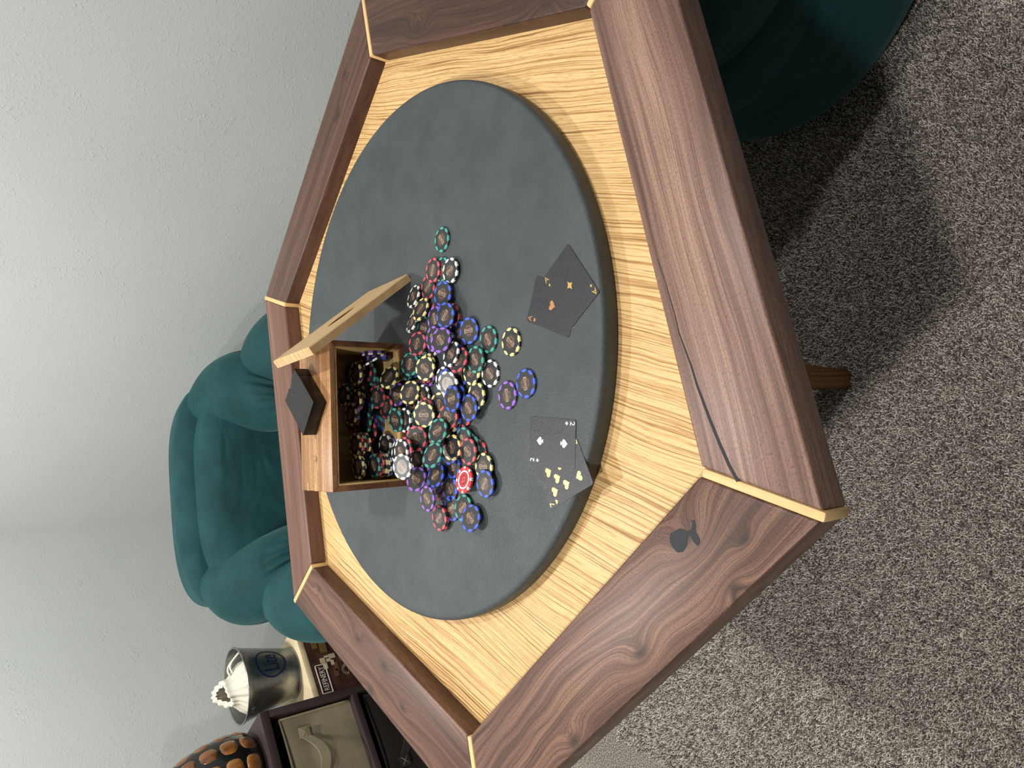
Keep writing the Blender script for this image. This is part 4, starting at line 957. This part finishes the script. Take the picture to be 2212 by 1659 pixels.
# ================================================================== TALL GAME CARTON, BUCKET, BAG
BXZ = 0.412
bp = Vector((-.938, 1.284, 0)); 
m_cream = Mat('cream_card', rough=0.6, color=srgb(226, 208, 166)); m_cream.color(m_cream.ramp(m_cream.noise(m_cream.obj(), 8, 2, .5), [(0.3, srgb(218, 198, 152)), (0.7, srgb(232, 216, 178))]))
m_prt = Mat('brown_print', rough=0.45, spec=0.4); o_ = m_prt.obj()
m_prt.color(m_prt.ramp(m_prt.noise(o_, 22, 4, .6), [(0.35, srgb(48, 28, 24)), (0.65, srgb(78, 48, 38))]))
carton = tag(empty('game_carton', (bp.x, bp.y, 0.0), ca_), 'tall brown printed block game carton with cream top, standing behind the dark cabinet', 'carton')
GW, GD = .27, .27                                      # local x = -GW..+.06 along the front
GX0, GX1 = -.184, .075
link('carton_body', box(GX0+.001, GX1-.001, .001, GD-.001, 0.0, BXZ-.020, .0015), m_prt.m, carton)
link('carton_lid', box(GX0, GX1, 0, GD, BXZ-.020, BXZ, .0015), m_cream.m, carton)
m_blk = plain('print_pale_blocks', (196, 182, 150), 0.5, 0.3, 0.08, 60); m_tan = plain('print_tan_blocks', (126, 100, 58), 0.5, 0.3, 0.12, 40); m_wht = plain('print_white', (232, 228, 220), 0.5, 0.3, 0.02, 40); m_mid = plain('print_mid_brown', (104, 72, 48), .5, .3, .1, 40)
def front_rect(name, x0, x1, z0, z1, mat, pr=.0004): return link(name, box(x0, x1, -pr, .0012, z0, z1), mat, carton)
zt = BXZ-.022
for x0, x1, za, zb in ((-.02, .075, .022, .040), (-.04, .075, .046, .070)): front_rect('printed_tan_block', x0, x1, zt-zb, zt-za, m_tan)
for x0, x1, za, zb in ((-.075, -.058, .035, .052), (-.06, -.052, .052, .066), (-.066, -.05, .068, .09), (-.075, -.064, .056, .072), (-.098, -.076, .040, .055), (-.09, -.072, .07, .08)): front_rect('printed_pale_block', x0, x1, zt-zb, zt-za, m_blk, .0006)
for k in range(12): 
    random.seed(k); x0 = random.uniform(-.18, .03); za = random.uniform(.06, .17); front_rect('printed_brown_block', x0, x0+random.uniform(.015, .04), zt-za-.014, zt-za, m_mid, .0003)
tm = text_mesh('REFINERY', .026, 1.0)
tm.transform(Matrix.Translation((-.128, -.0012, zt-.030)) @ Matrix.Scale(1.0, 4, (1, 0, 0)) @ Matrix.Rotation(PI/2, 4, 'X') @ Matrix.Scale(.74, 4, (1, 0, 0)))
link('lettering', tm, m_wht, carton)
for a in ((-.178, -.078, .0105, .0135), (-.178, -.078, .0455, .0485)): front_rect('label_frame', a[0], a[1], zt-a[3], zt-a[2], m_wht, .0008)
for x_ in (-.178, -.0805): front_rect('label_frame', x_, x_+.0025, zt-.0485, zt-.0105, m_wht, .0008)
# radiating mark
for k in range(10):
    a = PI*k/9; c0 = (-.115, zt-.118); r0, r1 = .010, .020
    me = tube([(c0[0]+r0*math.cos(a), -.0004, c0[1]+r0*math.sin(a)), (c0[0]+r1*math.cos(a), -.0004, c0[1]+r1*math.sin(a))], .0007, 5); link('printed_ray', me, m_blk, carton)
# bucket
m_zinc = Mat('galvanised_steel', rough=0.30, metal=0.95); o_ = m_zinc.obj()
m_zinc.color(m_zinc.ramp(m_zinc.noise(o_, 30, 3, .6), [(0.3, srgb(150, 154, 154)), (0.7, srgb(178, 181, 180))]))
m_zinc.set(m_zinc.b.inputs['Roughness'], m_zinc.ramp(m_zinc.noise(o_, 18, 3, .6), [(0.3, (.24,)*3), (0.7, (.40,)*3)]))
BKH, BR0, BR1 = .186, .080, .118
bk_p = Vector((-1.040, 1.335, BXZ))
bucket = tag(empty('bucket', bk_p, ca_), 'galvanised steel bucket with a navy oval emblem, standing on the tall carton', 'bucket')
bpf = [(0, .006), (BR0-.004, .006), (BR0, .0003), (BR0+.0035, .002), (BR0+.003, .009), (BR0+.001, .012)]
bpf += [(BR0+.001+(BR1-BR0-.001)*k/6, .012+(BKH-.014)*k/6) for k in range(1, 7)]
bpf += [(BR1+.003, BKH), (BR1+.0015, BKH+.003), (BR1-.0015, BKH+.002), (BR1-.002, BKH-.004), (BR0-.001, .013), (0, .010)]
link('bucket_body', lathe(bpf, 72, 'bucket_body', angle=math.radians(50)), m_zinc.m, bucket)
link('rolled_rim', (lambda t: t)(tube([( (BR1+.001)*math.cos(2*PI*k/64), (BR1+.001)*math.sin(2*PI*k/64), BKH) for k in range(65)], .0032, 8, cap=False)), m_zinc.m, bucket)
m_navy = Mat('navy_print', rough=0.35, color=srgb(26, 34, 84)).m
def wrap(me, a0, zc, out=.0007):
    """bend a flat (x, y) mesh round the bucket wall"""
    for v in me.vertices:
        z_ = zc+v.co.y; r_ = BR0+.001+(BR1-BR0-.001)*(z_-.012)/(BKH-.014)+out; a = a0+v.co.x/((BR0+BR1)/2)
        v.co = Vector((r_*math.cos(a), r_*math.sin(a), z_))
    return me
def ell_ring(ax, ay, w, n=48):
    vs = [(ax*math.cos(2*PI*k/n), ay*math.sin(2*PI*k/n), 0) for k in range(n)]+[((ax-w)*math.cos(2*PI*k/n), (ay-w)*math.sin(2*PI*k/n), 0) for k in range(n)]
    return mesh_from(vs, [(k, (k+1) % n, n+(k+1) % n, n+k) for k in range(n)])
EA = math.radians(-84)
er = link('emblem_ring', wrap(ell_ring(.050, .052, .0055), EA, .098), m_navy, bucket)
te = text_mesh('Lite', .062, .92, 3); te.transform(Matrix.Scale(.72, 4, (1, 0, 0)) @ Matrix.Scale(1.25, 4, (0, 1, 0)))
link('emblem_lettering', wrap(te, EA, .098), m_navy, er)
for sA in (math.radians(-155), math.radians(25)):
    e_ = link('handle_ear', lathe([(0, 0), (.010, 0), (.011, .003), (.007, .006), (0, .007)], 20), m_zinc.m, bucket)
    e_.location = ((BR1-.001)*math.cos(sA), (BR1-.001)*math.sin(sA), BKH-.020); e_.rotation_euler = (0, PI/2, sA)
# cloth bag standing in the bucket
m_bag = Mat('cream_cotton', rough=0.9, spec=0.1, sheen=0.3); o_ = m_bag.obj()
m_bag.color(srgb(232, 228, 212)+(1,)); m_bag.bump(m_bag.noise(o_, 500, 2, .5), .2, .001)
bag = tag(empty('drawstring_bag', bk_p+Vector((-.004, 0, .013)), ca_), 'gathered cream cotton drawstring bag stuffed in the steel bucket', 'bag')
rg = random.Random(9); npl = 15; nth = 130
prof_b = [(.012, .000, 0), (.050, .001, 0), (.060, .02, .002), (.071, .06, .004), (.082, .10, .006), (.085, .125, .008), (.078, .150, .011), (.064, .170, .010), (.050, .186, .006), (.042, .198, .004), (.041, .207, .004), (.042, .214, .004), (.038, .218, .004), (.026, .208, .002)]
phs = [rg.uniform(0, 6) for _ in range(4)]
vs = []; fs = []
for j, (r_, z_, am) in enumerate(prof_b):
    for k in range(nth):
        a = 2*PI*k/nth
        w_ = math.sin(npl*a+phs[0]+.5*math.sin(3*a+phs[1]))+.4*math.sin(7*a+phs[2]+j*.25)
        rr = r_+am*.55*w_; zz = z_+(.018*math.sin(a+1.0)+.012*math.sin(2*a+phs[3]))*(z_/.25)+(.006*w_ *.35 if j > 9 else 0)
        ox = -.008*(z_/.2)
        vs.append((rr*math.cos(a)+ox, rr*math.sin(a)+.012*(z_/.2), zz))
for j in range(len(prof_b)-1):
    for k in range(nth): fs.append((j*nth+k, j*nth+(k+1) % nth, (j+1)*nth+(k+1) % nth, (j+1)*nth+k))
fs.append(tuple(range(nth))[::-1])
link('bag_cloth', mesh_from(vs, fs, 'bag_cloth', True), m_bag.m, bag)
for q in range(2):
    pts = []
    for k in range(14):
        u = k/13; pts.append((.040+.052*u+.004*q, -.004-.030*u*u-.012*q, .186+.016*math.sin(PI*u)-.026*u-.006*q))
    link('drawstring', tube(pts, .0032, 7), m_bag.m, bag)
